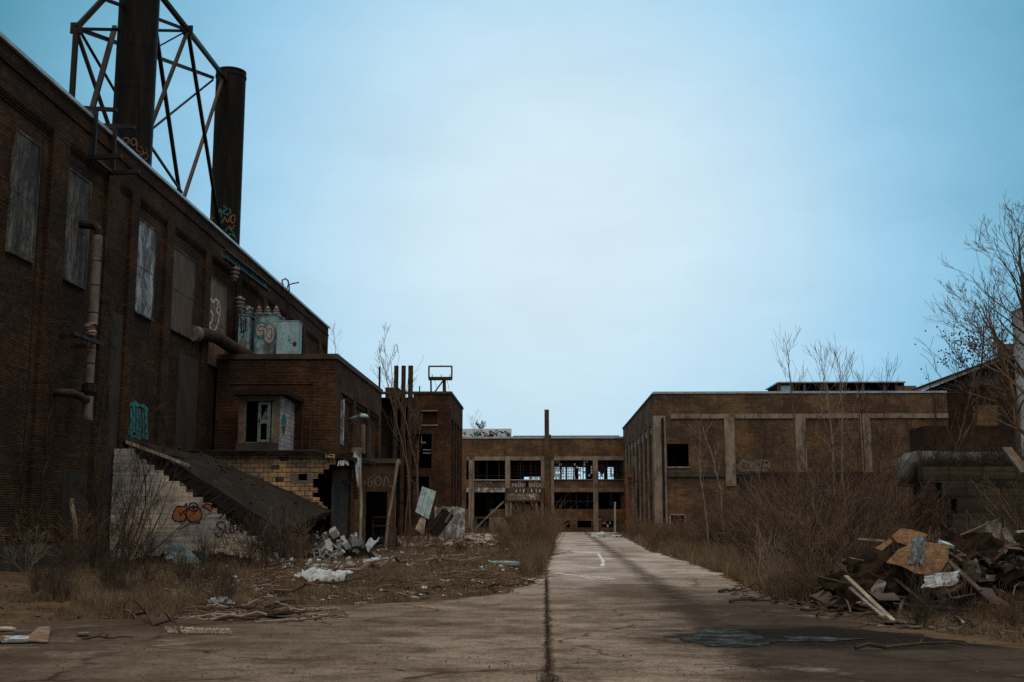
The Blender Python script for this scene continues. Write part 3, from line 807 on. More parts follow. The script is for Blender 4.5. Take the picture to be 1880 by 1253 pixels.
# fascia mess above the opening
g = MB()
for k in range(26):
    x = rnd.uniform(P(608, 840, Y=49.1).x, P(648, 840, Y=49.1).x); z = zs + rnd.uniform(-.55, .15)
    g.obox((x, 49.2 + rnd.uniform(0, .5), z), (rnd.uniform(.2, .5), .2, rnd.uniform(.1, .22)), Matrix.Rotation(rnd.uniform(-.4, .4), 3, 'Y'))
g.build('crumbled_edge', M['brick_dark'], rb_)
g = MB()
for k in range(5):
    x = P(622 + k * 4, 858, Y=49).x; g.obox((x, 49.0, zs - .35 + rnd.uniform(-.1, .1)), (.08, .08, .22), Matrix.Rotation(rnd.uniform(-.5, .5), 3, 'Y'))
g.build('pale_fragments', M['peel'], rb_)
tag(MB().tube([P(661, 862, Y=48.7), P(663, 930, Y=48.7), (P(661, 990, Y=48.7).x, 48.7, 0)], .06, 8).build('post', M['wood_pale']), 'thin pale post standing at the torn corner of the ruined outbuilding', 'post')
# collapsed roof sheet (subdivided, slightly warped)
AF, AB, BF, BB = P(262, 812, Y=42.4), P(384, 838, Y=48.8), P(520, 974, Y=42.3), P(610, 938, Y=48.8)
g = MB(); N1, N2 = 26, 10
for i in range(N1 + 1):
    for j in range(N2 + 1):
        s_, t_ = i / N1, j / N2
        p = AF.lerp(BF, s_).lerp(AB.lerp(BB, s_), t_)
        w = mnoise.noise(Vector((p.x * .8, p.y * .8, 3))) * .12 * (1 if 0 < j < N2 else .4)
        g.v.append((p.x, p.y + (mnoise.noise(Vector((p.x * 2, j, 1))) * .15 if j in (0, N2) else 0), p.z + w))
for i in range(N1):
    for j in range(N2):
        a = i * (N2 + 1) + j; g.f.append([a, a + N2 + 1, a + N2 + 2, a + 1])
nb = len(g.v); g.v += [(x - .02, y, z - .14) for x, y, z in g.v[:nb]]
g.f += [[i + nb for i in reversed(f)] for f in g.f[:]]
for i in range(N1):
    for j in (0, N2):
        a = i * (N2 + 1) + j; b = a + N2 + 1; g.f.append([a, b, b + nb, a + nb])
for j in range(N2):
    for i in (0, N1):
        a = i * (N2 + 1) + j; g.f.append([a, a + 1, a + 1 + nb, a + nb])
g.build('fallen_roof', M['roofing'], rb_)
g = MB()   # broken joists below the near edge of the fallen roof
for k in range(24):
    s_ = (k + rnd.random()) / 24
    p = AF.lerp(BF, s_) + Vector((-.1, .0, -.12)); q = p + Vector((rnd.uniform(-.5, -.1), rnd.uniform(-.1, .3), rnd.uniform(-.35, -.05)))
    g.bar(p, q, .1)
g.bar(AF + Vector((0, .05, -.3)), BF + Vector((0, .05, -.38)), .14, .42)
g.build('joists', M['steel_dark'], rb_)
g = MB()
for k in range(70):
    s_, t_ = rnd.random(), rnd.random() ** .7
    p = AF.lerp(BF, s_).lerp(AB.lerp(BB, s_), t_) + Vector((0, 0, .06)); sz = rnd.uniform(.03, .15)
    g.obox(p, (sz, sz * rnd.uniform(.3, 1), sz * .35), Matrix.Rotation(rnd.uniform(0, 3), 3, 'Z') @ Matrix.Rotation(.5, 3, 'Y'))
o = g.build('slab_rubble', M['concrete_dark'], rb_); o['kind'] = 'stuff'
g = MB()
g.bar(P(232, 812, Y=42.1), P(347, 855, Y=42.2), .16, .10)
g.build('loose_plank', M['wood_pale'], rb_)
for (x0_, y0_, x1_, y1_, w) in ((385, 885, 420, 905, .5), (395, 900, 430, 914, .3), (225, 806, 262, 820, .4), (300, 828, 345, 838, .2), (440, 950, 480, 968, .45), (475, 955, 500, 975, .3)):
    MB().bar(P(x0_, y0_, Y=43), P(x1_, y1_, Y=43.6), w, .22).build('broken_slab_piece', M['concrete_dark'], rb_)
# doorway hut on the slab
hut = thing('roof_hut', 'small block hut with an open doorway, standing on the ruined roof slab', 'hut', (-13, 53, zs + .2))
hx0_, hx1_ = P(437, 780, Y=51.6).x, P(512, 780, Y=51.6).x
zb2 = zs + .17; zt2_ = zat(475, 727, 51.6); zth = zat(475, 736, 51.6)
dx0, dx1, dxe = P(451, 780, Y=51.6).x, P(474, 780, Y=51.6).x, P(499, 780, Y=51.6).x
dz0, dz1 = zat(475, 812, 51.6), zat(475, 737, 51.6)
m = MB(); wall(m, 'y', 51.6, .15, hx0_, hx1_, zb2, zt2_, [(dx0, dxe, dz0, dz1)])
m.box(hx0_, hx0_ + .15, 51.75, AY - .02, zb2, zt2_)
m.build('wall', M['stucco'], hut)
m = MB().box(hx1_ - .15, hx1_ + .003, 51.752, AY - .02, zb2, zt2_)
sw2 = thing_part('side_wall', hut, m, M['white_block'], 'whitewashed side wall with an ice cream cone painted on it')
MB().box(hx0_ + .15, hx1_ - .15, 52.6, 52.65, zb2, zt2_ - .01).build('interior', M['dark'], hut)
m = MB(); m.box(P(427, 720, Y=51.2).x, P(528, 720, Y=51.2).x, 51.1, 54.75, zt2_, zt2_ + .16); m.box(P(430, 720, Y=51.2).x, P(524, 720, Y=51.2).x, 51.2, 54.75, zt2_ + .16, zt2_ + .24)
m.build('roof', M['roofing'], hut)
MB().box(hx0_ - .05, hx1_, 51.5, 51.597, zb2, dz0 - .04).build('step_board', M['concrete_dark'], hut)
m = MB(); m.box(dx0 - .06, dx0, 51.56, 51.62, dz0, dz1 + .06); m.box(dxe, dxe + .06, 51.56, 51.62, dz0, dz1 + .06); m.box(dx0 - .06, dxe + .06, 51.56, 51.62, dz1, dz1 + .06)
m.build('door_frame', M['door_green'], hut)
m = MB()
dw = dxe - dx1
wall(m, 'y', 51.50, .05, dx1, dxe - .05, dz0, dz1 - .05, [(dx1 + .14, dxe - .2, dz0 + (dz1 - dz0) * .55, dz1 - .16), (dx1 + .14, dxe - .2, dz0 + .1, dz0 + (dz1 - dz0) * .45)])
for k in range(12):
    t_ = k / 12; x = dx1 + .14 + t_ * (dw - .34)
    m.bar((x, 51.53, dz0 + (dz1 - dz0) * .55), (min(x + .25, dxe - .2), 51.53, min(dz1 - .16, dz0 + (dz1 - dz0) * .55 + .5)), .012)
dr = m.build('door', M['door_green'], hut)
MB().box(dx1 + .05, dx1 + .09, 51.45, 51.5, dz0 + .9, dz0 + 1.05).build('handle', M['steel_dark'], dr)
fc = lambda x, y: P(x, y, X=hx1_ + .012)
g = MB(); g.ngon([fc(x, y) for x, y in ((517, 783), (525.5, 782), (521, 802))][::-1]); thing_part('painted_cone', sw2, g, rough_mat('cone_brown', (.22, .08, .05), (.16, .06, .04)))
g = MB(); g.ngon([fc(x, y) for x, y in circ(521.2, 773, 4.7, 12)[:-1]][::-1]); thing_part('painted_scoop', sw2, g, M['teal'])

# ================================================================== LEAN-TO with tag
ln = thing('lean_to_shed', 'brown corrugated lean-to shed front with an open doorway and a grey scrawl', 'shed', (-8.8, 60.5, 0))
LY = 60.0
lx0, lx1 = AX + .003, P(727, 900, Y=LY).x
lz1 = zat(700, 851, LY)
ld0, ld1, ldz = P(672, 900, Y=LY).x, P(711, 900, Y=LY).x, zat(690, 903, LY)
m = MB(); wall(m, 'y', LY, .1, lx0, lx1, 0, lz1, [(ld0, ld1, 0, ldz)])
for k in range(34):
    x = lx0 + (lx1 - lx0) * (k + .5) / 34
    m.box(x - .018, x + .018, LY - .025, LY, ldz, lz1)
fw = m.build('wall', M['corr'], ln)
MB().box(lx0, lx1 + .05, LY - .15, LY + 1.6, lz1, lz1 + .24).build('roof', M['wood'], ln)
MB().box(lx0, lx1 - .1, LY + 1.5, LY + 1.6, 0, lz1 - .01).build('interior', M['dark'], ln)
strokes(fw, 'graffiti', M['grey_paint'], [[(684, 878), (679, 877), (676, 884), (677, 893), (683, 889), (682, 884), (679, 886)], circ(694, 884, 6, 8, 12), [(704, 894), (707, 877), (712, 880), (716, 893), (722, 891), (724, 877)]],
        lambda x, y: P(x, y, Y=LY - .035), YN, .055, 'pale round scrawled letters')
tag(MB().tube([P(733, 843, Y=59.4), P(730, 850, Y=59.4), P(727, 870, Y=59.4), P(712, 958, Y=59.4), (P(708, 985, Y=59.4).x, 59.4, 0)], [.06, .1, .08, .08, .08], 7).build('leaning_pole', M['wood_pale']), 'orange-brown pole leaning against the right edge of the corrugated lean-to', 'pole')
gt = MB()
gx0, gx1 = P(685, 950, Y=57.5).x, P(724, 950, Y=57.5).x
gz = [zat(700, 950, 57.5), zat(700, 966, 57.5)]
for z in gz: gt.tube([(gx0, 57.5, z), (gx1, 57.5, z)], .02, 5)
for x in (gx0, gx1): gt.tube([(x, 57.5, 0), (x, 57.5, gz[0])], .02, 5)
tag(gt.build('pipe_railing', M['rust']), 'low thin rusty pipe railing in front of the lean-to doorway', 'railing')

# ================================================================== TOWER BLOCK
TX, TYY = -8.26, 100.0
TH = zat(827, 719, TYY)
tw = thing('brick_tower_block', 'square brick block behind the annex, with three slim stacks at its front', 'building', (-12, 108, 0))
m = MB()
d0, d1 = xat(755, TYY, 6), xat(792, TYY, 6)
TE = P(849.5, 752, X=TX).y
hl = [(d0, d1, zat(770, 860, TYY), zat(770, 797, TYY)), (xat(776, TYY, 10), xat(802, TYY, 10), zat(790, 780, TYY), zat(790, 756, TYY)), (d0, d1 - .2, 0, zat(770, 875, TYY))]
wall(m, 'y', TYY, .5, xat(757, TYY, 6), TX, 0, TH - .2, hl)
m.box(-22, xat(757, TYY, 6), TYY + 3, TYY + 3.5, 0, TH - .2)
m.box(xat(757, TYY, 6), xat(757, TYY, 6) + .5, TYY + .5, TYY + 3, 0, TH - .2)
sh_ = []
L = TE - TYY
for k in range(4):
    a = TYY + 1.1 + k * (L - 1.2) / 4
    sh_.append((a, a + (L - 1.2) / 4 - 1.1))
holes_s = []
prev = TYY + .5
for a, b in sh_:
    m.box(TX - .5, TX, prev, a, 0, TH - 2.3); prev = b
    m.box(TX - .5, TX - .25, a, b, 7.3, TH - 2.3); m.box(TX - .5, TX - .25, a, b, 0, 1.5); m.box(TX - .5, TX - .25, a, b, 4.1, 4.9)
m.box(TX - .5, TX, prev, TE, 0, TH - 2.3); m.box(TX - .5, TX, TYY + .5, TE, TH - 2.3, TH - .2)
m.box(-22, TX - .5, TE - .4, TE, 0, TH - .2)
m.build('wall', M['brick_annex'], tw)
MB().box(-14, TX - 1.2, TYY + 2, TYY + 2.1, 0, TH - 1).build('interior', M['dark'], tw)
for a, b in sh_:
    f = MB()
    for z0_, z1_ in ((1.5, 4.1), (4.9, 7.3)):
        f.box(TX - .4, TX - .34, a, b, z0_, z1_)
    w = f.build('window', M['dark'], tw)
    f = MB()
    for z0_, z1_ in ((1.5, 4.1), (4.9, 7.3)):
        for k in range(4): yy = a + (b - a) * k / 3; f.box(TX - .33, TX - .27, yy - .03, yy + .03, z0_, z1_)
        for k in range(5): zz = z0_ + (z1_ - z0_) * k / 4; f.box(TX - .33, TX - .28, a, b, zz - .025, zz + .025)
    f.build('frame', M['wood'], w)
MB().box(-22, TX + .1, TYY - .1, TYY + .5, TH - .2, TH).box(TX - .5, TX + .1, TYY + .5, TE, TH - .2, TH).build('coping', M['coping_dark'], tw)
MB().box(-22, TX - .5, TYY + .5, TE, TH - .6, TH - .5).build('roof', M['roofing'], tw)
f = MB()
a, b = hl[1][0], hl[1][1]
f.box(a, b, TYY + .2, TYY + .25, hl[1][2], hl[1][3]); w = f.build('boarded_window', M['brick_dark'], tw)
MB().box(a - .1, b + .1, TYY - .12, TYY, hl[1][2] - .12, hl[1][2]).build('sill', M['concrete'], w)
MB().box(a - .1, b + .1, TYY - .1, TYY, hl[1][3] + .02, hl[1][3] + .12).build('lintel', M['concrete'], w)
f = MB()
for z in (zat(770, 826, TYY), zat(770, 832, TYY)): f.box(d0 + 1, d1, TYY + .2, TYY + .26, z - .05, z + .05)
f.box(xat(772, TYY, 6), xat(773.5, TYY, 6), TYY + .2, TYY + .25, zat(770, 812, TYY), zat(770, 801, TYY)); f.box(xat(772, TYY, 6), xat(781, TYY, 6), TYY + .2, TYY + .25, zat(770, 814, TYY), zat(770, 811, TYY))
f.build('interior_rail', M['grey_paint'], tw)
# low brick penthouse left of the stacks
m = MB().box(xat(690, 98, 12), xat(715, 98, 12), 103.8, 106, TH - .5, zat(700, 712, 104)); tag(m.build('roof_penthouse', M['brick_dark'], tw), None)
for i, (a, b) in enumerate(((722, 730.5), (735.5, 744), (748, 757.5))):
    Yk = 96.5
    x = xat((a + b) / 2, Yk, 10); r = (b - a) / 2 / F * Yk
    lab = ['leftmost of three slim rusty stacks standing against the tower block', 'middle one of three slim rusty stacks against the tower block', 'rightmost of three slim rusty stacks against the tower block'][i]
    t = thing('slim_stack', lab, 'chimney', (x, Yk, 0), 'slim stacks in front of the tower block')
    z1 = zat(740, 672, Yk)
    MB().tube([(x, Yk, 0), (x, Yk, z1)], r, 14, caps=False).tube([(x, Yk, z1 - .01), (x, Yk, z1 - 1.5)], r - .05, 14, False).build('shell', M['rust_pipe'], t, True)
    MB().tube([(x, Yk, z1 - 6.2), (x, Yk, z1 - 6.0)], r + .06, 14).tube([(x, Yk, 3.0), (x, Yk, 3.2)], r + .06, 14).build('collar', M['steel_dark'], t)
tag(MB().tube([(xat(697, 104, 14), 104, TH - .6), (xat(696.5, 104, 14), 104, zat(696, 674, 104))], .1, 6).build('vent_pipe', M['rust_pipe']), 'thin dark vent pipe rising left of the three slim stacks', 'pipe')
tag(MB().tube([(xat(770.5, 104, 14), 104, TH - .6), (xat(770.5, 104, 14), 104, zat(770, 709, 104))], .06, 6).build('vent_pipe', M['steel_dark']), 'short dark vent stub on the tower roof between stacks and sign frame', 'pipe')
# sign frame
SYY = 103.0
q = lambda x, y: P(x, y, Y=SYY)
sf = thing('sign_frame', 'empty rectangular steel sign frame standing on legs on the tower roof', 'sign frame', q(808, 719))
m = MB()
m.bar(q(787, 673), q(830, 673), .13); m.bar(q(787.5, 673), q(787.5, 695), .14); m.bar(q(829.5, 673), q(829.5, 695), .14)
m.build('frame', M['steel_brown'], sf)
MB().bar(q(787, 695.5), q(830, 695.5), .5, .28).build('walkway', M['rust_pipe'], sf)
for a, b in ((q(791, 698), q(792, 719)), (q(814, 698), q(814.5, 719)), (q(817, 698), q(818, 719))):
    MB().bar(a, b + Vector((0, 0, -.6)), .15).build('leg', M['steel_brown'], sf)
MB().bar(q(813, 700), q(799, 719), .12).build('brace', M['steel_brown'], sf)
m = MB()
for x in (793.5, 810, 826): m.bar(q(x, 694), q(x, 688), .06)
m.bar(q(808.5, 673), q(808.5, 671), .05)
m.bar(q(798, 699), q(802, 712), .03); m.bar(q(821, 699), q(825, 716), .03)
m.build('stub', M['steel_dark'], sf)

# ================================================================== FAR BUILDING (print shop)
FY = 150.0
fx = lambda px: xat(px, FY, 5)
fz = lambda py: P(1000, py, Y=FY).z
FH = fz(802)
fb = thing('print_shop_building', 'two-storey brown brick block with concrete columns and broken windows closing the road end', 'building', (-4, 157, 0))
top_z = (fz(880.5), fz(845.5)); mid_z = (fz(935), fz(905)); bas_z = (fz(969), fz(956.5))
ops = [(856, 860.5), (871, 927.5), (937, 993.5), (1017, 1089), (1098.5, 1149)]
opl = [(828, 848)] + ops
H = []
for a, b in opl:
    H.append((fx(a), fx(b), *top_z)); H.append((fx(a), fx(b), *mid_z))
H[2 * 3] = (fx(937), fx(993.5), *top_z); H.append((fx(937), fx(985), 0.3, fz(921)))
for a, b in ((1027, 1046), (1060, 1085), (1104, 1126)): H.append((fx(a), fx(b), *bas_z))
H.append((fx(871), fx(900), 0.6, fz(935)))
m = MB(); wall(m, 'y', FY, .45, -24, 10.4, 0, FH - .25, H)
m.box(-24, -23.6, FY + .45, FY + 16, 0, FH - .3); m.box(10.0, 10.4, FY + .45, FY + 16, 0, FH - .3)
bh = [(fx(a) * 1.08, fx(b) * 1.08, top_z[0], top_z[1] - .2) for a, b in ((1017, 1030), (1033, 1040), (1043, 1056), (1064, 1078), (1100, 1112), (1118, 1130))]
bh += [(fx(893) * 1.1, fx(905) * 1.1, mid_z[0] + .2, mid_z[1] - .2), (fx(962) * 1.1, fx(992) * 1.1, top_z[0] + .2, top_z[0] + .9)]
MB().box(fx(1017), fx(1089), FY + 3, FY + 3.1, fz(921.5), fz(920)).box(fx(1121.5), fx(1127), FY + 3.1, FY + 3.2, fz(927), fz(905)).build('pale_beam', M['peel'], fb)
wall(m, 'y', FY + 16, .3, -24, 10.4, 0, FH - .3, bh)
fbw = m.build('wall', M['brick_far'], fb)
MB().box(-24, 10.4, FY - .12, FY + .5, FH - .25, FH).build('coping', M['coping'], fb)
MB().box(-23.6, 10, FY + .5, FY + 16, FH - .5, FH - .4).build('roof', M['roofing'], fb)
MB().box(-23.6, 10, FY + .5, FY + 15.9, fz(896), fz(894)).build('floor_slab', M['concrete_dark'], fb)
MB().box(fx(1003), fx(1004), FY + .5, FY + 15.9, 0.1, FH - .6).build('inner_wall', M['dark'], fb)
# concrete columns and lintels
for a, b, z1 in ((860.5, 870, fz(845)), (927.5, 936.5, fz(838)), (993.5, 1000, fz(838)), (1011.5, 1017, fz(845)), (1089, 1098, fz(838))):
    MB().box(fx(a), fx(b), FY - .18, FY - .003, 0, z1).build('column', M['concrete'], fb)
m = MB()
for a, b in ((856, 860.4), (870.1, 927.4), (936.6, 993.4), (1017.1, 1088.9), (1098.1, 1150)):
    m.box(fx(a), fx(b), FY - .1, FY - .003, fz(845.5), fz(838.5))
m.build('lintel', M['concrete'], fb)
m = MB()
for a, b in ((1017.1, 1088.9), (1098.1, 1150)): m.box(fx(a), fx(b), FY - .12, FY - .003, fz(903.5), fz(896.5))
m.build('floor_band', M['stucco'], fb)
m = MB(); m.box(fx(856), fx(860.4), FY - .14, FY - .003, fz(904), fz(896)); m.box(fx(870.1), fx(927.4), FY - .14, FY - .003, fz(904), fz(896))
m.build('white_band', M['peel'], fb)
m = MB()
for a, b in ((871, 927), (937, 993.4)): m.box(fx(a), fx(b), FY - .2, FY - .003, fz(882.3), fz(880.8))
m.build('sill', M['coping'], fb)
m = MB()
for a, b in ((1017.1, 1088.9), (1098.1, 1150)): m.box(fx(a), fx(b), FY - .15, FY - .003, fz(881.5), fz(880.3))
for a, b in ((1017.1, 1030), (1098.1, 1104)): m.box(fx(a), fx(b), FY - .1, FY - .003, fz(956), fz(953))
m.build('sill', M['concrete'], fb)
# glazing bars and surviving panes
def glaze(a, b, z0, z1, nx_, nz_, keep, seed, zmax=1.0, xr=(0, 1), vk=.9):
    r = random.Random(seed); x0_, x1_ = fx(a), fx(b)
    g = MB()
    for k in range(nx_ + 1):
        x = x0_ + (x1_ - x0_) * k / nx_; t_ = .035 if k % 4 else .07
        if k % 4 == 0 or r.random() < vk: g.box(x - t_, x + t_, FY + .2, FY + .26, z0, z1)
    for k in range(nz_ + 1):
        z = z0 + (z1 - z0) * k / nz_
        if r.random() < vk + .15: g.box(x0_, x1_, FY + .205, FY + .255, z - .03, z + .03)
    w = g.build('window', M['steel_dark'], fb)
    if keep:
        g = MB(); c = 0
        for i in range(nx_):
            for j in range(nz_):
                fxp, fzp = (i + .5) / nx_, (j + .5) / nz_
                if xr[0] <= fxp <= xr[1] and fzp <= zmax and r.random() < keep:
                    g.box(x0_ + (x1_ - x0_) * i / nx_ + .05, x0_ + (x1_ - x0_) * (i + 1) / nx_ - .05, FY + .22, FY + .24, z0 + (z1 - z0) * j / nz_ + .04, z0 + (z1 - z0) * (j + 1) / nz_ - .04); c += 1
        if c: g.build('pane', M['pane'], w)
s_ = NT('backlit_white_pane')
M['pane'] = s_.fin(s_.mix(s_.ramp(s_.noise(3), [(.4, 0.0), (.6, 1.0)]), (.80, .88, .92), (.95, .98, 1.0)), .5, spec=.4)  # near-white colour stands in for the backlight on the panes
tr_ = s_.n('ShaderNodeBsdfTranslucent'); tr_.inputs[0].default_value = (.9, .95, 1, 1); ms_ = s_.n('ShaderNodeMixShader'); ms_.inputs[0].default_value = .4
s_.l(s_.bs.outputs[0], ms_.inputs[1]); s_.l(tr_.outputs[0], ms_.inputs[2]); s_.l(ms_.outputs[0], s_.out.inputs[0])
glaze(871, 927.5, *top_z, 10, 5, .0, 1, vk=.15); glaze(937, 993.5, *top_z, 12, 6, .6, 2, .16, (.5, 1), vk=.45); glaze(1017, 1053, *top_z, 12, 7, .75, 3, 1, (0, .5)); glaze(1053, 1089, *top_z, 8, 7, .25, 4, vk=.4)
glaze(1098.5, 1149, *top_z, 12, 7, .2, 5, .7, (0, .6)); glaze(1017, 1089, *mid_z, 14, 4, .0, 6, vk=.3); glaze(1104, 1126, *bas_z, 5, 2, .2, 7)
MB().obox((fx(1105.5), FY + .1, fz(862)), (1.0, .1, 1.0), Matrix.Rotation(.7, 3, 'Y')).bar((fx(1101), FY + .1, fz(852)), (fx(1110), FY + .1, fz(868)), .5, .1).build('hanging_panel', M['steel_dark'], fb)
# chimney pier
MB().box(fx(1000.2), fx(1008.7), FY - .55, FY + .4, 0, fz(753)).build('chimney', M['brick_tan'], fb)
MB().box(fx(1008.8), fx(1011.4), FY - .4, FY - .003, 0, fz(800)).build('pier', M['brick_tan'], fb)
MB().tube([(fx(1010.5), FY - .2, FH), (fx(1010.5), FY - .2, fz(798.5))], .12, 8).build('vent', M['steel_dark'], fb)
MB().box(fx(892) * 1.1, fx(906) * 1.1, FY + 15.9, FY + 15.95, mid_z[0] + .1, mid_z[1] - .1).build('pane', M['glass'], fb)
# roof parapet panel with graffiti, set behind the coping
pn = MB().box(xat(830, FY + 5, 12), xat(939, FY + 5, 12), FY + 5, FY + 5.2, FH - .3, P(890, 787.5, Y=FY + 5).z).build('rooftop_panel', M['cloth_white'] if 'cloth_white' in M else M['frame_white'])
tag(pn, 'long white rooftop panel covered in small colourful graffiti', 'panel')
M['panel_white'] = rough_mat('white_panel_paint', (.92, .95, .98), (.82, .87, .92), 1.0); pn.data.materials[0] = M['panel_white']
fp = lambda x, y: P(x, y, Y=FY + 4.98)
r = random.Random(5)
cols = [M['teal'], M['black_paint'], M['grey_paint'], rough_mat('violet_spray', (.12, .08, .16), (.09, .06, .12))]
for ci, mt in enumerate(cols):
    ls = []
    for k in range(11):
        x = r.uniform(850, 934); y = r.uniform(792, 800)
        ls.append([(x, y), (x + r.uniform(1, 3), y + r.uniform(-3, 1)), (x + r.uniform(2, 5), y + r.uniform(-1, 3)), (x + r.uniform(1, 6), y + r.uniform(0, 3))])
    strokes(pn, 'graffiti', mt, ls, fp, YN, .13)
fp2 = lambda x, y: P(x, y, Y=FY + 4.97)
g = MB(); g.ngon([fp2(*t) for t in ((898, 791), (902, 790), (902, 798), (898, 799))][::-1]); g.ngon([fp2(*t) for t in ((888, 799), (893, 800), (891, 803), (887, 802))][::-1])
thing_part('graffiti', pn, g, M['red_paint'], 'red patch')
g = MB(); g.ngon([fp2(*t) for t in circ(875, 797, 4, 4, 8)[:-1]][::-1]); thing_part('graffiti', pn, g, M['teal'])
g = MB(); g.ngon([fp2(*t) for t in ((892, 801), (906, 796), (906, 803), (895, 804))][::-1]); thing_part('graffiti', pn, g, M['black_paint'])
MB().box(fx(939), 10.3, FY + 7, FY + 7.3, FH - .3, P(1050, 800, Y=FY + 7).z).build('back_parapet', M['grey_paint'], fb)
# lettering
def text(s, size, px, py, Y, mat, parent, name='lettering', X=None, sx=1.0):
    cu = bpy.data.curves.new(name, 'FONT'); cu.body = s; cu.size = size; cu.extrude = .002; cu.offset = .012
    cu.space_character = 1.08
    tmp = bpy.data.objects.new('tmp', cu); COL.objects.link(tmp)
    dg = bpy.context.evaluated_depsgraph_get(); me = bpy.data.meshes.new_from_object(tmp.evaluated_get(dg))
    bpy.data.objects.remove(tmp)
    p = P(px, py, Y=Y) - WO[parent.name]
    me.transform(Matrix.Translation(p) @ Matrix.Rotation(math.radians(90), 4, 'X') @ Matrix.Diagonal((sx, 1, 1, 1)))
    me.materials.clear(); me.materials.append(mat)
    o = bpy.data.objects.new(name, me); COL.objects.link(o); o.parent = parent; WO[o.name] = WO[parent.name]
    return o
tm = rough_mat('faded_lettering', (.72, .66, .60), (.50, .45, .41), 6)
text('PRINT SHOP', .66, 939.5, 894.5, FY - .012, tm, fbw, sx=1.04)
text('N.      C O', .5, 951, 888.5, FY - .012, tm, fbw)
MB().box(fx(964.5), fx(970), FY - .03, FY - .003, fz(895), fz(885)).build('dark_patch', M['dark'], fbw)
strokes(fbw, 'graffiti', M['peel'], [[(885, 886), (889, 890)], [(892, 885), (897, 888)], [(880, 892), (884, 891)], [(900, 887), (903, 885)], [(918, 894), (923, 894)]], lambda x, y: P(x, y, Y=FY - .012), YN, .09)
# canopy fascia (corrugated, tagged)
cy = FY - 1.6
cf = thing_part('entrance_canopy', fb, MB().box(xat(927, cy, 4), xat(999.5, cy, 4), cy, cy + .15, zat(960, 921, cy), zat(960, 896.5, cy)).box(xat(927, cy, 4), xat(1000, cy, 4), cy + .15, FY - .2, zat(960, 898, cy) - .2, zat(960, 898, cy)), M['corr'], 'rusty corrugated canopy with layered tags')
g = MB()
for k in range(44):
    x = xat(927.5 + k * 1.64, cy, 4); g.box(x - .03, x + .03, cy - .04, cy, zat(960, 920.5, cy), zat(960, 897, cy))
g.build('corrugation', M['wood'], cf)
ls = []; r = random.Random(9)
for k in range(15):
    x = 931 + k * 3.9; ls.append([(x, 916 - r.random() * 3), (x + 2, 906 + r.random() * 3), (x + 3.5, 912), (x + 1, 917), (x + 4, 918 - r.random() * 4)])
strokes(cf, 'graffiti', M['wood_pale'], ls, lambda x, y: P(x, y, Y=cy - .055), YN, .11)
ls = [[(972, 908), (976, 914), (980, 906)], [(974, 916), (978, 910), (983, 917)], [(948, 899), (948, 904)], [(955, 898), (955, 903)], [(962, 898), (961, 905)], [(976, 898), (976, 904)], [(984, 898), (985, 905)], [(991, 899), (991, 904)]]
strokes(cf, 'graffiti', M['white_paint'], ls, lambda x, y: P(x, y, Y=cy - .06), YN, .14)
for x in (930, 938, 985, 996):
    xx = xat(x, cy, 2); MB().box(xx - .15, xx + .15, cy + .2, cy + .45, 0, zat(960, 921, cy)).build('canopy_post', M['concrete'], fb)
MB().box(fx(871), fx(985), FY - 1.9, FY - .3, 1.7, 1.95).box(fx(871), fx(878), FY - 1.9, FY - .3, 0, 1.7).build('loading_dock', M['concrete_dark'], fb)
strokes(fb, 'hanging_sheet', M['board_tan'], [[(944, 925), (943, 934), (947, 940)], [(950, 928), (953, 938)]], lambda x, y: P(x, y, Y=cy + .5), YN, .4)
# leaning pole and concrete steps in front of it
q = lambda x, y, Y=120: P(x, y, Y=Y)
tag(MB().bar(q(925, 921), q(898, 946), .22, .15).bar(q(898, 946), q(862, 982), .16, .14).build('leaning_beam', M['wood_pale']), 'long pale beam leaning down from the entrance canopy to the ground', 'beam')
st = MB(); yy = 118
x0_, x1_ = xat(898, yy, 1), xat(925, yy, 1)
for k in range(7):
    st.box(x0_, x1_ + k * .17, yy, yy + 1.6, 0 + (6 - k) * .26, (7 - k) * .26)
tag(st.build('concrete_steps', M['concrete']), 'pale stained concrete steps in front of the entrance canopy', 'steps')

# ================================================================== RIGHT BUILDING
RX, RY = 10.35, 107.0
RH = zat(1202, 719.5, RY)
rx = lambda px: xat(px, RY, 7)
rz = lambda py: P(1300, py, Y=RY).z
rb = thing('warehouse_building', 'long flat-topped brown brick warehouse with pale concrete frame on the right', 'building', (24, 125, 0))
XE = rx(1745)
m = MB()
HR = [(rx(1225), rx(1265), rz(857), rz(815)), (rx(1228), rx(1254), rz(972), rz(946)), (rx(1352), rx(1362), rz(890), rz(877))]
wall(m, 'y', RY, .5, RX, XE, 0, RH - .2, HR)
prs = []
RE = FY - .003
s0 = [RY + 2.0 + k * 5.1 for k in range(8)]
for k, a in enumerate(s0):
    b = min(a + 3.6, RE - 1)
    m.box(RX, RX + .5, (RY + .5 if k == 0 else s0[k - 1] + 3.6), a, 0, rz(775))
    m.box(RX + .25, RX + .5, a, b, rz(870), rz(790)) if k != 2 else None
    m.box(RX + .25, RX + .5, a, b, 0, 1.3); m.box(RX + .25, RX + .5, a, b, rz(922), rz(905) + .6)
m.box(RX, RX + .5, s0[-1] + 3.6, RE, 0, rz(775))
m.box(RX, RX + .5, RY + .5, RE, rz(775), RH - .2)
m.box(XE - .5, XE, RY + .5, RE, 0, RH - .2); m.box(RX + .5, XE - .5, RE - .5, RE, 0, RH - .2)
rw = m.build('wall', M['brick_tan'], rb)
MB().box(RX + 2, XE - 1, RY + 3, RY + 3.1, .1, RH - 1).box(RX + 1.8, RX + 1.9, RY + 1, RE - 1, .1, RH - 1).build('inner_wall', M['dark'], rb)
MB().box(RX - .1, XE, RY - .1, RY + .55, RH - .2, RH).build('coping', M['coping'], rb)
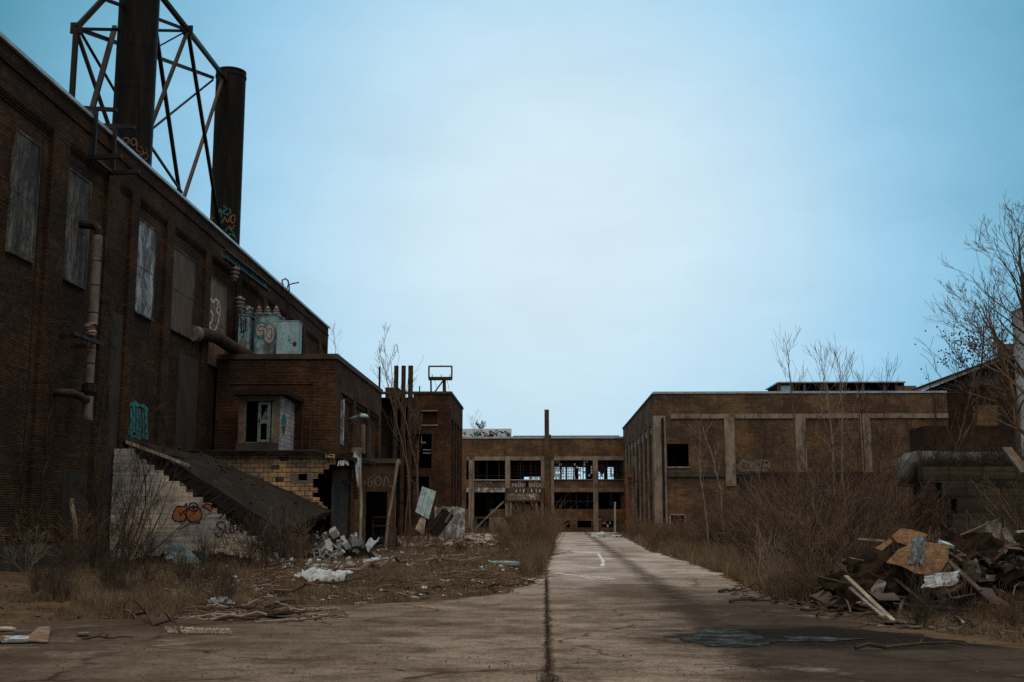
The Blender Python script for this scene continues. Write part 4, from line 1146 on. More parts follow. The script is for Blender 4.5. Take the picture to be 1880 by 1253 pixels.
MB().box(RX - .1, RX + .5, RY + .55, RE, RH - .2, RH).build('coping', M['coping_dark'], rb)
MB().box(RX + .5, XE - .5, RY + .55, RE - .5, RH - .5, RH - .4).build('roof', M['roofing'], rb)
MB().box(rx(1233), XE, RY - .12, RY - .003, rz(769), rz(760.5)).build('lintel_band', M['concrete'], rb)
for a, b in ((1331, 1349.5), (1462, 1481), (1582, 1600)):
    MB().box(rx(a), rx(b), RY - .22, RY - .003, rz(893 if a < 1400 else 868), rz(762)).build('column', M['concrete'], rb)
MB().box(RX - .15, RX + 1.0, RY - .25, RY - .003, 0, rz(764)).build('column', M['concrete'], rb)
MB().tube([(rx(1217), RY - .35, .5), (rx(1217), RY - .35, rz(768))], .12, 8).build('downpipe', M['steel_dark'], rb)
MB().box(rx(1224), rx(1330), RY - .15, RY - .003, rz(876), rz(866)).box(rx(1350), rx(1600), RY - .15, RY - .003, rz(872), rz(866)).build('ledge', M['concrete_dark'], rb)
MB().box(rx(1224), rx(1267), RY - .1, RY - .003, rz(859.5), rz(857)).build('sill', M['concrete'], rb)
m = MB()
for a, b in ((1227, 1229), (1254, 1256)): m.box(rx(a), rx(b), RY - .08, RY - .003, rz(972), rz(944))
m.box(rx(1227), rx(1256), RY - .08, RY - .003, rz(946), rz(944)); m.build('window_frame', M['frame_white'], rb)
# side wall piers, white caps, windows
for k, a in enumerate(s0):
    MB().box(RX - .12, RX - .003, a - .55, a - .05, 0, rz(778)).build('pier', M['concrete'], rb)
    b = min(a + 3.6, RE - 1)
    MB().box(RX + .1, RX + .249, a, b, rz(790), rz(778)).build('white_panel', M['peel'], rb)
    g = MB()
    for z0_, z1_ in ((1.3, rz(922)), (rz(905) + .6, rz(870))):
        for j in range(4): yy = a + (b - a) * j / 3; g.box(RX + .3, RX + .36, yy - .04, yy + .04, z0_, z1_)
        for j in range(4): zz = z0_ + (z1_ - z0_) * j / 3; g.box(RX + .3, RX + .36, a, b, zz - .04, zz + .04)
    w = g.build('window', M['frame_white'], rb)
    MB().box(RX + .31, RX + .33, a, b, 1.3, rz(922)).box(RX + .31, RX + .33, a, b, rz(905) + .6, rz(870)).build('pane', M['glass' if k % 2 else 'dark'], w)
strokes(rw, 'graffiti', rough_mat('faded_grey_spray', (.24, .21, .185), (.16, .14, .12), 3), [
    [(1358, 862), (1360, 850), (1366, 846), (1370, 852), (1370, 860)], [(1374, 846), (1372, 860), (1380, 846), (1379, 860)], [(1386, 848), (1384, 858), (1392, 858), (1392, 848), (1386, 846)],
    [(1397, 862), (1397, 847), (1406, 847), (1407, 855), (1398, 856)], [(1412, 860), (1411, 849), (1404, 852)], [(1358, 866), (1372, 864), (1390, 863), (1406, 865), (1413, 870)], [(1392, 866), (1398, 870), (1404, 868)]],
    lambda x, y: P(x, y, Y=RY - .015), YN, .28, 'big faded grey block letters')
# clerestory on the roof
cl = thing('roof_clerestory', 'low glazed clerestory box with a pale edge on the warehouse roof', 'roof structure', (26, 118, RH - .4))
CY = 114.0
cx = lambda px: xat(px, CY, 14)
cz = lambda py: P(1540, py, Y=CY).z
z0_, z1_ = RH - .45, cz(703.5)
m = MB()
m.box(cx(1432), cx(1662), CY + 6, CY + 6.1, z0_, z1_)
for px in (1432, 1455, 1478, 1508, 1545, 1585, 1624, 1646, 1659): m.box(cx(px) - .12, cx(px) + .12, CY, CY + .2, z0_, z1_)
m.build('frame', M['wood'], cl)
MB().box(cx(1428), cx(1663), CY - .2, CY + 6.3, z1_, z1_ + .12).build('roof', M['coping'], cl)
MB().box(cx(1480), cx(1659), CY + .4, CY + .5, z0_, z1_).build('dark_glazing', M['dark'], cl)
MB().box(cx(1434), cx(1455), CY + .02, CY + .1, z0_, cz(708)).build('painted_pane', M['cab_blue'], cl)
MB().bar((cx(1425), CY, z0_), (cx(1430), CY, z1_), .15).build('brace', M['wood'], cl)
MB().box(cx(1648) - .0, cx(1646) + 2.0, CY + .02, CY + .1, z0_, cz(709)).build('board', M['board_tan'], cl)

# ================================================================== GABLED BUILDING, far right
GY = 112.0
gx = lambda px, py: P(px, py, Y=GY)
gb = thing('gabled_building', 'dark brick building with a sloping roof edge and brick chimney at the right', 'building', (40, GY + 6, 0))
g0, g1 = gx(1700, 712), gx(1870, 646)
m = MB()
pr = [(g0.x, GY, 0), (72, GY, 0), (72, GY, g1.z + (72 - g1.x) * .37), (g1.x, GY, g1.z - .4), (g0.x, GY, g0.z - .4)]
m.sheet(pr, 14, (0, 1, 0))
gw = m.build('wall', M['brick_dark'], gb)
r0, r1 = gx(1672, 718), gx(1872, 644)
sl_ = (r1.z - r0.z) / (r1.x - r0.x); r2 = Vector((73, GY, r1.z + (73 - r1.x) * sl_))
m = MB(); m.sheet([r0 + Vector((0, -1.2, -.25)), r2 + Vector((0, -1.2, -.25)), r2 + Vector((0, -1.2, .2)), r0 + Vector((0, -1.2, .05))], 15, (0, 1, 0))
m.build('roof', M['roofing'], gb)
m = MB(); m.sheet([r0 + Vector((.2, -1.25, -.28)), r2 + Vector((0, -1.25, -.28)), r2 + Vector((0, -1.25, .0)), r0 + Vector((0, -1.25, -.12))], .04, (0, -1, 0)); m.build('eaves_board', M['concrete'], gb)
a, b = gx(1748, 700).x, gx(1830, 700).x
MB().sheet([(gx(1722, 700).x, GY - .02, gx(1722, 716).z), (gx(1835, 700).x, GY - .02, gx(1835, 706).z), (gx(1835, 700).x, GY - .02, gx(1835, 676).z), (gx(1722, 700).x, GY - .02, gx(1722, 712).z)], .02, (0, -1, 0)).build('siding', M['board_dark'], gb)
c0 = gx(1848, 640); MB().box(c0.x, c0.x + 1.1, GY + 1, GY + 2.2, c0.z - 3, gx(1850, 629).z).build('chimney', M['brick_far'], gb)
MB().box(gx(1787, 770).x, gx(1832, 770).x, GY - .03, GY - .003, gx(1800, 786).z, gx(1800, 745).z).build('filled_opening', M['brick_far'], gb)
m = MB(); wx0, wx1 = gx(1857, 790).x, gx(1872, 790).x; wz0, wz1 = gx(1860, 800).z, gx(1860, 778).z
m.box(wx0, wx0 + .12, GY - .06, GY - .003, wz0, wz1); m.box(wx1 - .12, wx1, GY - .06, GY - .003, wz0, wz1); m.box(wx0, wx1, GY - .06, GY - .003, wz1 - .12, wz1); m.box((wx0 + wx1) / 2 - .05, (wx0 + wx1) / 2 + .05, GY - .06, GY - .003, wz0, wz1)
w = m.build('window', M['frame_white'], gb)
MB().box(wx0 + .12, wx1 - .12, GY - .02, GY - .01, wz0, wz1 - .12).build('pane', M['dark'], w)
# lower dark parapet run in front of it
lo = MB().box(P(1700, 800, Y=88).x, 58, 88, 92, 0, P(1780, 782, Y=88).z)
tag(lo.build('low_brick_outbuilding', M['brick_dark']), 'low dark brick outbuilding below the gabled building at the right', 'building')
# pale silo/tower at the right edge
sx_ = P(1861, 640, Y=74).x
t = thing('concrete_tower', 'pale grey concrete tower cut off by the right edge of the photo', 'tower', (sx_ + 2.5, 72, 0))
MB().box(sx_, sx_ + 5, 70, 74, 0, P(1861, 574, Y=74).z).build('wall', rough_mat('pale_tower_render', (.70, .68, .68), (.50, .48, .47), .8, stain=(.09, .08, .075), stain_amt=.7, st=(1, 1, .4)), t)
MB().sheet([(sx_ - .1, 69.9, P(1861, 574, Y=74).z), (sx_ + 5.1, 69.9, P(1861, 574, Y=74).z + .0), (sx_ + 5.1, 69.9, P(1861, 574, Y=74).z + 2.2)], 4.2, (0, 1, 0)).build('roof', M['rust'], t)

# ================================================================== FIRE ESCAPE
fe = thing('fire_escape', 'rusty orange steel stair with a green railing platform at the warehouse far corner', 'fire escape', (8.6, 138, 0))
EY_ = 132.0
ex = lambda px: xat(px, EY_, 4); ez = lambda py: P(1160, py, Y=EY_).z
pz = ez(872)
MB().box(ex(1152), RX - .13, EY_ - .6, EY_ + 1.4, pz - .3, pz).build('platform', M['orange_steel'], fe)
for x in (1153, 1171): 
    MB().box(ex(x) - .16, ex(x) + .16, EY_ - .1, EY_ + .1, 0, pz - .3).build('post', M['orange_steel'], fe)
m = MB()
n = 26
for k in range(n):
    z = .2 + k * (pz - .5) / n; m.box(ex(1157), ex(1165.5), EY_ - .3 + k * .03, EY_ - .12 + k * .03, z, z + .06)
m.build('stair_tread', M['frame_white'], fe)
MB().bar((ex(1156.5), EY_ - .3, .1), (ex(1156.5), EY_ + .5, pz - .3), .1, .2).bar((ex(1166), EY_ - .3, .1), (ex(1166), EY_ + .5, pz - .3), .1, .2).build('stringer', M['orange_steel'], fe)
m = MB()
for z in (.6, 1.15): m.bar((ex(1152), EY_ - .6, pz + z), (RX - .13, EY_ - .6, pz + z), .06); m.bar((ex(1152), EY_ - .6, pz + z), (ex(1152), EY_ + 1.4, pz + z), .06)
for x in (1152, 1160, 1174): m.bar((ex(x), EY_ - .6, pz), (ex(x), EY_ - .6, pz + 1.15), .06)
m.build('railing', M['orange_steel'], fe)
MB().box(ex(1161), ex(1174), EY_ - .66, EY_ - .63, pz + .1, ez(857)).build('green_panel', M['green_steel'], fe)
MB().box(ex(1161), ex(1171), EY_ + .4, EY_ + .45, pz + .1, ez(838)).build('open_door', M['door_green'], fe)
m = MB().sheet([(RX - 1.4, 128, rz(880)), (RX - .13, 128, rz(872)), (RX - .13, 124, rz(872)), (RX - 1.4, 124, rz(880))], .12, (0, 0, 1))
tag(m.build('door_canopy', M['coping_dark']), 'small dark sloping canopy over a side door of the warehouse', 'canopy')
tag(MB().bar((xat(1128.5, 140, 2), 140, 0), (xat(1129.5, 140, 2), 140, P(1129, 922, Y=140).z), .3, .2).build('post', M['frame_white']), 'white post standing in front of the print shop basement windows', 'post')
# ================================================================== GROUND
def interp(tab, y):
    if y <= tab[0][0]: return tab[0][1]
    for (a, u), (b, v) in zip(tab, tab[1:]):
        if y <= b: return u + (v - u) * (y - a) / (b - a)
    return tab[-1][1]
XL = [(-20, -30), (14, -20), (16, -14), (17.5, -9.5), (19, -6.8), (21, -4.9), (23, -2.2), (25.5, -.9), (30, -.2), (35, .05), (72, .7), (150, 1.2)]
XRr = [(-20, 30), (12.6, 14), (13.6, 7.4), (15.2, 6.0), (17, 5.0), (22, 4.6), (28, 4.7), (35, 5.2), (45, 5.4), (60, 5.4), (108, 7.2), (150, 8.2)]
def road_out(x, y):
    """metres outside the paving (0 inside)"""
    if y > 146: return 3.0
    return max(interp(XL, y) - x, x - interp(XRr, y), 0)
def gh(x, y):
    d = min(1, max(0, road_out(x, y) - .15) / 1.4)
    if d <= 0: return -.03
    n = mnoise.noise(Vector((x * .22, y * .22, 0))) * .16 + mnoise.noise(Vector((x * .9, y * .9, 4))) * .06
    far = min(1, max(0, (170 - y) / 30))
    return -.03 + d * (.07 + n * far)
def axis(lo, hi, near_lo, near_hi, step, grow=1.18):
    a = [near_lo]; 
    while a[-1] < near_hi: a.append(a[-1] + step)
    s = step
    while a[-1] < hi: s *= grow; a.append(a[-1] + s)
    s = step
    while a[0] > lo: s *= grow; a.insert(0, a[0] - s)
    return a
xs = axis(-2500, 2500, -24, 36, .45); ys = axis(-400, 3000, 9, 75, .45, 1.06)
m = MB()
for y in ys:
    for x in xs: m.v.append((x, y, gh(x, y)))
W_ = len(xs)
for j in range(len(ys) - 1):
    for i in range(W_ - 1):
        a = j * W_ + i; m.f.append([a, a + 1, a + W_ + 1, a + W_])
s = NT('dead_grass_soil')
n1 = s.noise(.6, 7, .7); n2 = s.noise(5, 6, .7); n3 = s.noise(40, 3, .7)
co = s.mix(s.ramp(n1, [(.38, 0.0), (.62, 1.0)]), (.060, .043, .029), (.135, .095, .062))
co = s.mix(s.ramp(n2, [(.4, 0.0), (.65, .7)]), co, (.19, .14, .092))
co = s.mix(s.ramp(n3, [(.5, 0.0), (.75, .6)]), co, (.022, .017, .014))
s.bump(n2, .8, .06)
gr = m.build('ground', s.fin(co, .98, spec=0.0), None, True)
tag(gr, 'dead grass and bare soil around the yard', kind='structure')
# road
m = MB(); ys2 = [-20 + k * 2 for k in range(15)] + [10 + k * .3 for k in range(130)] + [49 + k for k in range(97)]
NX = 26
for y in ys2:
    l = interp(XL, y) + .25 * mnoise.noise(Vector((9, y * 2.6, 2))) + .4 * mnoise.noise(Vector((0, y * 1.3, 2))) + .12 * mnoise.noise(Vector((0, y * 5, 7)))
    r = interp(XRr, y) + .3 * mnoise.noise(Vector((19, y * 2.4, 2))) + .5 * mnoise.noise(Vector((5, y * 1.1, 2))) + .12 * mnoise.noise(Vector((5, y * 5, 7)))
    for i in range(NX + 1):
        m.v.append((l + (r - l) * i / NX, y, 0.012 if 0 < i < NX else -.02))
for j in range(len(ys2) - 1):
    for i in range(NX):
        a = j * (NX + 1) + i; m.f.append([a, a + 1, a + NX + 2, a + NX + 1])
s = NT('cracked_pavement')
sp = s.n('ShaderNodeSeparateXYZ')
wp = s.n('ShaderNodeTexCoord'); geo = s.n('ShaderNodeNewGeometry')
s.l(geo.outputs['Position'], sp.inputs[0]); s.co = geo.outputs['Position']
X_, Y_ = sp.outputs[0], sp.outputs[1]
base = s.mix(s.ramp(s.noise(.5, 6, .6), [(.35, 0.0), (.65, 1.0)]), (.28, .215, .17), (.42, .345, .285))
base = s.mix(s.ramp(s.noise(70, 3, .8), [(.45, 0.0), (.75, .75)]), base, (.55, .46, .39))
base = s.mix(s.ramp(s.noise(24, 3, .8), [(.5, 0.0), (.7, .5)]), base, (.10, .075, .058))
base = s.mix(s.ramp(s.noise(45, 3, .8), [(.5, 0.0), (.72, .7)]), base, (.05, .042, .036))
# fore-aft streaks of washed dirt running across
base = s.mix(s.ramp(s.noise(1.0, 7, .75, st=(.6, .75, 1)), [(.44, 0.0), (.62, .8)]), base, (.115, .080, .056))
base = s.mix(s.ramp(s.noise(1.7, 7, .75, st=(.9, 1.0, 1)), [(.5, 0.0), (.66, .75)]), base, (.075, .053, .038))
# dirt at left and right of foreground; left also has corner darkening painted in
dl = s.math('MULTIPLY_ADD', X_, -.10, -.18); dn = s.math('ADD', dl, s.math('MULTIPLY', s.noise(.35, 5), .7))
base = s.mix(s.ramp(dn, [(.25, 0.0), (.8, .8)]), base, (.062, .042, .029))
dr_ = s.math('MULTIPLY_ADD', X_, .30, -.95); dn = s.math('ADD', dr_, s.math('MULTIPLY', s.noise(.5, 6, .7, st=(.8, 1.1, 1)), 1.15))
base = s.mix(s.math('MULTIPLY', s.ramp(dn, [(.05, 0.0), (.4, .85)]), s.ramp(s.math('MULTIPLY', Y_, .03), [(.66, 1.0), (.84, .0)])), base, (.042, .030, .023))
# pale worn road beyond
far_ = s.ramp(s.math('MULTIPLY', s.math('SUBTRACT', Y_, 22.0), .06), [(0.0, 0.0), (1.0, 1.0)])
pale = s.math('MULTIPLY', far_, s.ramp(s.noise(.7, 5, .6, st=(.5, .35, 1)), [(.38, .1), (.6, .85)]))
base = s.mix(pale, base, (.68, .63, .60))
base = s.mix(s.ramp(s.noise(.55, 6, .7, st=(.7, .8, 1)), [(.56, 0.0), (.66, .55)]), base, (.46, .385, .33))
# worn tracks following the bend
def band(center, half, soft):
    d = s.math('ABSOLUTE', s.math('SUBTRACT', X_, center))
    return s.math('SUBTRACT', 1.0, s.math('DIVIDE', s.math('SUBTRACT', d, half), soft), clamp=True)
wob = s.math('MULTIPLY', s.math('SUBTRACT', s.noise(.35, 4, .6), .5), 1.1)
cen = s.math('ADD', s.math('MULTIPLY_ADD', Y_, .02, 2.2), s.math('MULTIPLY', wob, .6))
tr = s.math('MULTIPLY', band(cen, .10, .35), s.ramp(s.noise(1.6, 6, .75), [(.35, .1), (.6, .95)]), clamp=True)
e1 = s.math('DIVIDE', s.math('SUBTRACT', X_, 2.1), 1.5); e2 = s.math('DIVIDE', s.math('SUBTRACT', Y_, 26.0), 4.0)
e3 = s.math('ADD', s.math('ADD', s.math('MULTIPLY', e1, e1), s.math('MULTIPLY', e2, e2)), s.math('MULTIPLY', s.math('SUBTRACT', s.noise(.9, 6, .7), .5), 2.4))
base = s.mix(s.ramp(e3, [(.2, .7), (1.0, 0.0)]), base, (.085, .060, .043))
base = s.mix(tr, base, (.045, .033, .026))
cen2 = s.math('ADD', s.math('MULTIPLY_ADD', Y_, -.42, 9.8), wob)
tr = s.math('MULTIPLY', band(cen2, .08, .3), s.ramp(s.noise(1.9, 6, .75), [(.35, 0.0), (.6, .9)]), clamp=True)
tr = s.math('MULTIPLY', tr, s.ramp(s.math('MULTIPLY', Y_, .05), [(.72, 1.0), (.9, 0.0)]))
base = s.mix(tr, base, (.038, .029, .023))
# centre seam
sw_ = s.math('MULTIPLY_ADD', s.noise(2.2, 5, .7), .20, -.085)
near_w = s.ramp(s.math('MULTIPLY', Y_, .05), [(.565, .09), (.63, .006)])
d = s.math('ABSOLUTE', s.math('SUBTRACT', X_, s.math('MULTIPLY_ADD', s.noise(1.3, 6, .75), .34, -.13)))
seam = s.math('SUBTRACT', 1.0, s.math('DIVIDE', s.math('SUBTRACT', d, s.math('ADD', s.math('MAXIMUM', sw_, .015), near_w)), .05), clamp=True)
seam = s.math('MULTIPLY', seam, s.ramp(s.math('MULTIPLY', Y_, .01), [(.36, 1.0), (.44, 0.0)]))
base = s.mix(s.math('MULTIPLY', seam, s.ramp(s.noise(3.5, 5, .8), [(.35, .35), (.55, .92)])), base, (.040, .029, .021))
# cracks
wv = s.n('ShaderNodeVectorMath', operation='MULTIPLY_ADD'); nn_ = s.n('ShaderNodeTexNoise'); nn_.inputs['Scale'].default_value = 1.3; nn_.inputs['Detail'].default_value = 6
s.l(s.co, nn_.inputs['Vector']); s.l(nn_.outputs['Color'], wv.inputs[0]); wv.inputs[1].default_value = (.9, .9, 0); s.l(s.co, wv.inputs[2])
vo = s.n('ShaderNodeTexVoronoi', feature='DISTANCE_TO_EDGE'); vo.inputs['Scale'].default_value = .30; mpv = s.n('ShaderNodeMapping'); mpv.inputs['Scale'].default_value = (.75, 1.25, 0)
s.l(wv.outputs[0], mpv.inputs[0]); s.l(mpv.outputs[0], vo.inputs['Vector'])
crk = s.ramp(vo.outputs['Distance'], [(0.0, 1.0), (.014, 0.0)])
crk = s.math('MULTIPLY', crk, s.ramp(s.noise(1.1, 4, .7), [(.42, 0.0), (.56, .9)]))
base = s.mix(crk, base, (.022, .017, .014))
# wet sunken patch
ex_ = s.math('DIVIDE', s.math('SUBTRACT', X_, 3.9), 3.1); ey_ = s.math('DIVIDE', s.math('SUBTRACT', Y_, 16.2), 1.75)
er = s.math('ADD', s.math('ADD', s.math('MULTIPLY', ex_, ex_), s.math('MULTIPLY', ey_, ey_)), s.math('MULTIPLY', s.math('SUBTRACT', s.noise(1.1, 6, .65), .5), 2.2))
base = s.mix(s.ramp(er, [(.35, .93), (1.0, 0.0)]), base, (.017, .013, .011))
base = s.mix(s.math('MULTIPLY', s.ramp(s.noise(22, 4, .8), [(.45, 0.0), (.62, .55)]), s.ramp(er, [(.9, 0.0), (1.4, 1.0)])), base, (.055, .042, .033))
rgh = s.ramp(s.noise(1.2, 4), [(.4, .92), (.7, .7)])
s.bump(s.math('SUBTRACT', s.noise(60, 3, .8), s.math('MULTIPLY', s.math('ADD', crk, seam), 1.5)), .55, .012)
rd = m.build('road', s.fin(base, .95, spec=.03), None)
tag(rd, 'cracked dirty paving of the yard road', kind='structure')
# remains of white paint on the road
def gp(px, py, z=.017): return P(px, py, Z=z)
s = NT('worn_road_paint'); pn_ = s.ramp(s.noise(9, 5, .8), [(.35, 0.0), (.6, 1.0)])
mpaint = s.fin(s.mix(pn_, (.45, .42, .41), (.85, .88, .95)), .8)
m = MB()
for L, w in (([(1040, 1013), (1070, 1014), (1098, 1016)], .7), ([(1098, 1016), (1103, 1024), (1107, 1030), (1106, 1040)], .16), ([(1054, 1041), (1080, 1042), (1108, 1043)], .34),
             ([(1020, 1052), (1050, 1056), (1085, 1059), (1128, 1063)], .2), ([(1058, 1057), (1090, 1063), (1127, 1065)], .12), ([(1100, 1068), (1135, 1068)], .08), ([(1105, 1071), (1125, 1071.5)], .05)):
    m.ribbon([gp(*p) for p in L], (0, 0, 1), w)
tag(m.build('road_marking', mpaint), 'worn white paint streaks on the road', kind='structure')
# wet sunken patch
def outline(px_pts, z, n=4, jit=.12):
    pts = [gp(x, y, z) for x, y in px_pts]; out = []
    for i, p in enumerate(pts):
        q = pts[(i + 1) % len(pts)]
        for k in range(n):
            a = p.lerp(q, k / n); out.append(a + Vector((rnd.uniform(-jit, jit), rnd.uniform(-jit, jit), 0)))
    return out
s = NT('wet_silt'); a = s.ramp(s.noise(1.6, 6, .7, st=(.6, 2.2, 1)), [(.42, 0.0), (.55, 1.0)])
ws = s.fin(s.mix(a, (.016, .013, .011), (.045, .036, .030)), .9, spec=.08)
s = NT('icy_film'); a = s.ramp(s.noise(3.0, 8, .8, st=(.6, 1.3, 1)), [(.48, 0.0), (.60, 1.0)])
wi = s.fin(s.mix(a, (.018, .016, .015), (.10, .135, .14)), .8, spec=.02); s.bump(s.noise(5, 5), .5, .02)
m = MB()
for o_ in ([(1245, 1176), (1275, 1160), (1330, 1152), (1370, 1158), (1400, 1170), (1440, 1176), (1400, 1186), (1320, 1188)], [(1440, 1168), (1520, 1170), (1590, 1172), (1520, 1178), (1450, 1178)]):
    m.ngon(outline(o_, .021, 5, .06))
tag(m.build('puddle', wi), 'blue-grey icy film on the wet patch', kind='structure')
# piles of washed sand, dark damp patches on the ground right
s = NT('dark_damp_soil'); dm = s.fin(s.mix(s.ramp(s.noise(3, 6, .7), [(.4, 0.0), (.6, 1.0)]), (.020, .016, .013), (.045, .034, .027)), .9)

# ================================================================== DEBRIS
def rotm(rx_=0, ry_=0, rz_=0): return Matrix.Rotation(rz_, 3, 'Z') @ Matrix.Rotation(ry_, 3, 'Y') @ Matrix.Rotation(rx_, 3, 'X')
def crumple(c, sx, sy, amp, seed, n=10, th=.03, R=None, drape=None):
    mb = MB(); c = Vector(c); R = R or Matrix.Identity(3)
    for j in range(n + 1):
        for i in range(n + 1):
            u, v = i / n - .5, j / n - .5
            e = 1 + .18 * mnoise.noise(Vector((u * 5 + seed, v * 5, 1)))
            z = amp * mnoise.noise(Vector((u * 3.1, v * 3.1, seed))) + amp * .5 * mnoise.noise(Vector((u * 9, v * 9, seed + 5)))
            mb.v.append(tuple(c + R @ Vector((u * sx * e, v * sy * e, z))))
    for j in range(n):
        for i in range(n):
            a = j * (n + 1) + i; mb.f.append([a, a + 1, a + n + 2, a + n + 1])
    nb = len(mb.v); dn_ = R @ Vector((0, 0, -th))
    mb.v += [(x + dn_.x, y + dn_.y, z + dn_.z) for x, y, z in mb.v[:nb]]
    mb.f += [[i + nb for i in reversed(f)] for f in mb.f[:]]
    rim = [i for i in range(n + 1)] + [(k + 1) * (n + 1) + n for k in range(n)] + [n * (n + 1) + n - 1 - k for k in range(n)] + [(n - 1 - k) * (n + 1) for k in range(n - 1)]
    for a, b in zip(rim, rim[1:] + rim[:1]): mb.f.append([a, a + nb, b + nb, b])
    return mb
def mound(name, c, rx_, ry_, h, mat, label, seed, n=64):
    mb = MB()
    for j in range(n + 1):
        for i in range(n + 1):
            u, v = (i / n - .5) * 2, (j / n - .5) * 2
            r = math.sqrt(u * u + v * v); k = max(0, 1 - r) ** .8
            z = h * k * (1 + .55 * mnoise.noise(Vector((u * 3, v * 3, seed)))) + .45 * min(1, k * 3) * abs(mnoise.noise(Vector((u * 11, v * 11, seed)))) - .10
            mb.v.append((c[0] + u * rx_, c[1] + v * ry_, z))
    for j in range(n):
        for i in range(n):
            a = j * (n + 1) + i; mb.f.append([a, a + 1, a + n + 2, a + n + 1])
    return tag(mb.build(name, mat), label, kind='stuff')
mound('rubble_mound', (8.6, 23.6), 3.6, 3.2, 1.05, M['soil'], 'dark heap of earth and rubble under the dumped boards at the right', 3)
mound('rubble_mound', (11.2, 25.5), 3.2, 2.8, 1.5, M['soil'], 'dark heap of earth at the right edge', 8)
mound('rubble_mound', (-9.6, 47.3), 2.8, 2.6, 1.15, M['soil'], 'low heap of earth and rubble at the torn corner of the ruin', 12)
mound('rubble_mound', (-12.6, 41.2), 2.6, 1.2, .35, M['soil'], 'low heap of earth below the painted stepped wall', 15)

# right dump: chip boards, planks, carpet, rag
def sheet_px(name, pts, mat, label, cat, th=.025, n=(0, -1, .3), group=None, bend=0):
    """a board given by its corners as (px, py, depth)"""
    m = MB().sheet([P(x, y, Y=d) for x, y, d in pts], th, n)
    return tag(m.build(name, mat), label, cat, group)
sheet_px('chip_board', [(1626, 1034, 20.7), (1650, 1008, 21.3), (1690, 994, 21.6), (1742, 1001, 21.5), (1740, 1030, 21.0), (1720, 1058, 20.4), (1680, 1054, 20.4), (1655, 1040, 20.6)], M['osb'], 'broad orange chip board lying on the dump at the right', 'board')
sheet_px('chip_board', [(1636, 986, 21.7), (1652, 971, 22), (1672, 973, 22), (1703, 982, 21.9), (1697, 990, 21.7), (1676, 1006, 21.5), (1646, 996, 21.6)], M['osb'], 'smaller broken orange board above the broad one on the dump', 'board')
sheet_px('chip_board', [(1606, 1007, 21.5), (1633, 990, 21.8), (1640, 994, 21.7), (1618, 1012, 21.4)], M['osb'], 'thin orange strip of board at the left end of the dumped boards', 'board')
tag(crumple(P(1684, 1010, Y=20.75), .24, .62, .12, 4, 10, .02, rotm(math.radians(55), 0, -.5)).build('torn_cloth', rough_mat('grey_blue_rag', (.26, .31, .35), (.12, .14, .16), 9, st=(6, 1, 1))), 'torn grey-blue cloth strip hanging over the chip board', 'cloth')
tag(crumple(P(1727, 1064, Y=19.9), .62, .30, .05, 9, 12, .02, rotm(math.radians(42), math.radians(-12), -.75)).build('white_rag', M['cloth']), 'white rag lying on the slope below the broad chip board', 'cloth')
tag(MB().obox(P(1737, 1000, Y=22.1), (.2, .25, .06), rotm(.3, .2, .3)).build('foam_scrap', M['cab_blue']), 'small pale blue foam scrap at the right corner of the chip board', 'foam scrap')
tag(crumple(P(1622, 1024, Y=21.8), 1.3, .85, .12, 21, 12, .05, rotm(math.radians(25), math.radians(-18), .25)).build('roofing_felt', M['carpet']), 'dark felt sheet sagging left of the broad chip board', 'felt sheet')
tag(crumple(P(1790, 1040, Y=22.0), 1.25, 1.5, .22, 23, 14, .05, rotm(math.radians(50), math.radians(20), -.1)).build('old_carpet', M['carpet']), 'dark brown carpet draped over the dump right of the chip board', 'carpet')
tag(crumple(P(1590, 1068, Y=21.0), 1.4, .9, .25, 31, 14, .06, rotm(math.radians(30), math.radians(-10), .1)).build('roofing_felt', M['carpet']), 'black felt heap at the front left of the dump', 'felt sheet')
tag(crumple(P(1850, 1060, Y=22.5), 1.7, 1.0, .25, 33, 14, .05, rotm(math.radians(48), math.radians(30), -.3)).build('old_carpet', M['carpet']), 'brown carpet strip falling toward the right edge of the dump', 'carpet')
sheet_px('plaster_board', [(1805, 964, 24.2), (1812, 958, 24.2), (1838, 962, 24.2), (1832, 998, 24), (1818, 1012, 23.8), (1808, 990, 24)], M['board_dark'], 'upright grey broken board at the top of the dump', 'board', .06)
sheet_px('plaster_board', [(1836, 972, 24), (1846, 970, 24), (1868, 1006, 23.6), (1862, 1020, 23.5), (1850, 1008, 23.6)], M['board_dark'], 'grey broken board leaning right of the upright board', 'board', .06)
sheet_px('plaster_board', [(1598, 1082, 20.6), (1612, 1064, 20.8), (1626, 1070, 20.7), (1620, 1090, 20.4), (1600, 1096, 20.3)], M['board_dark'], 'small grey-tan board stuck upright low in the dump', 'board', .05)
sheet_px('plaster_board', [(1588, 1084, 20.3), (1600, 1092, 20.2), (1640, 1090, 20.3), (1652, 1104, 20.0), (1612, 1104, 19.9)], M['concrete_dark'], 'flat grey slab fragment at the foot of the dump', 'slab', .06)
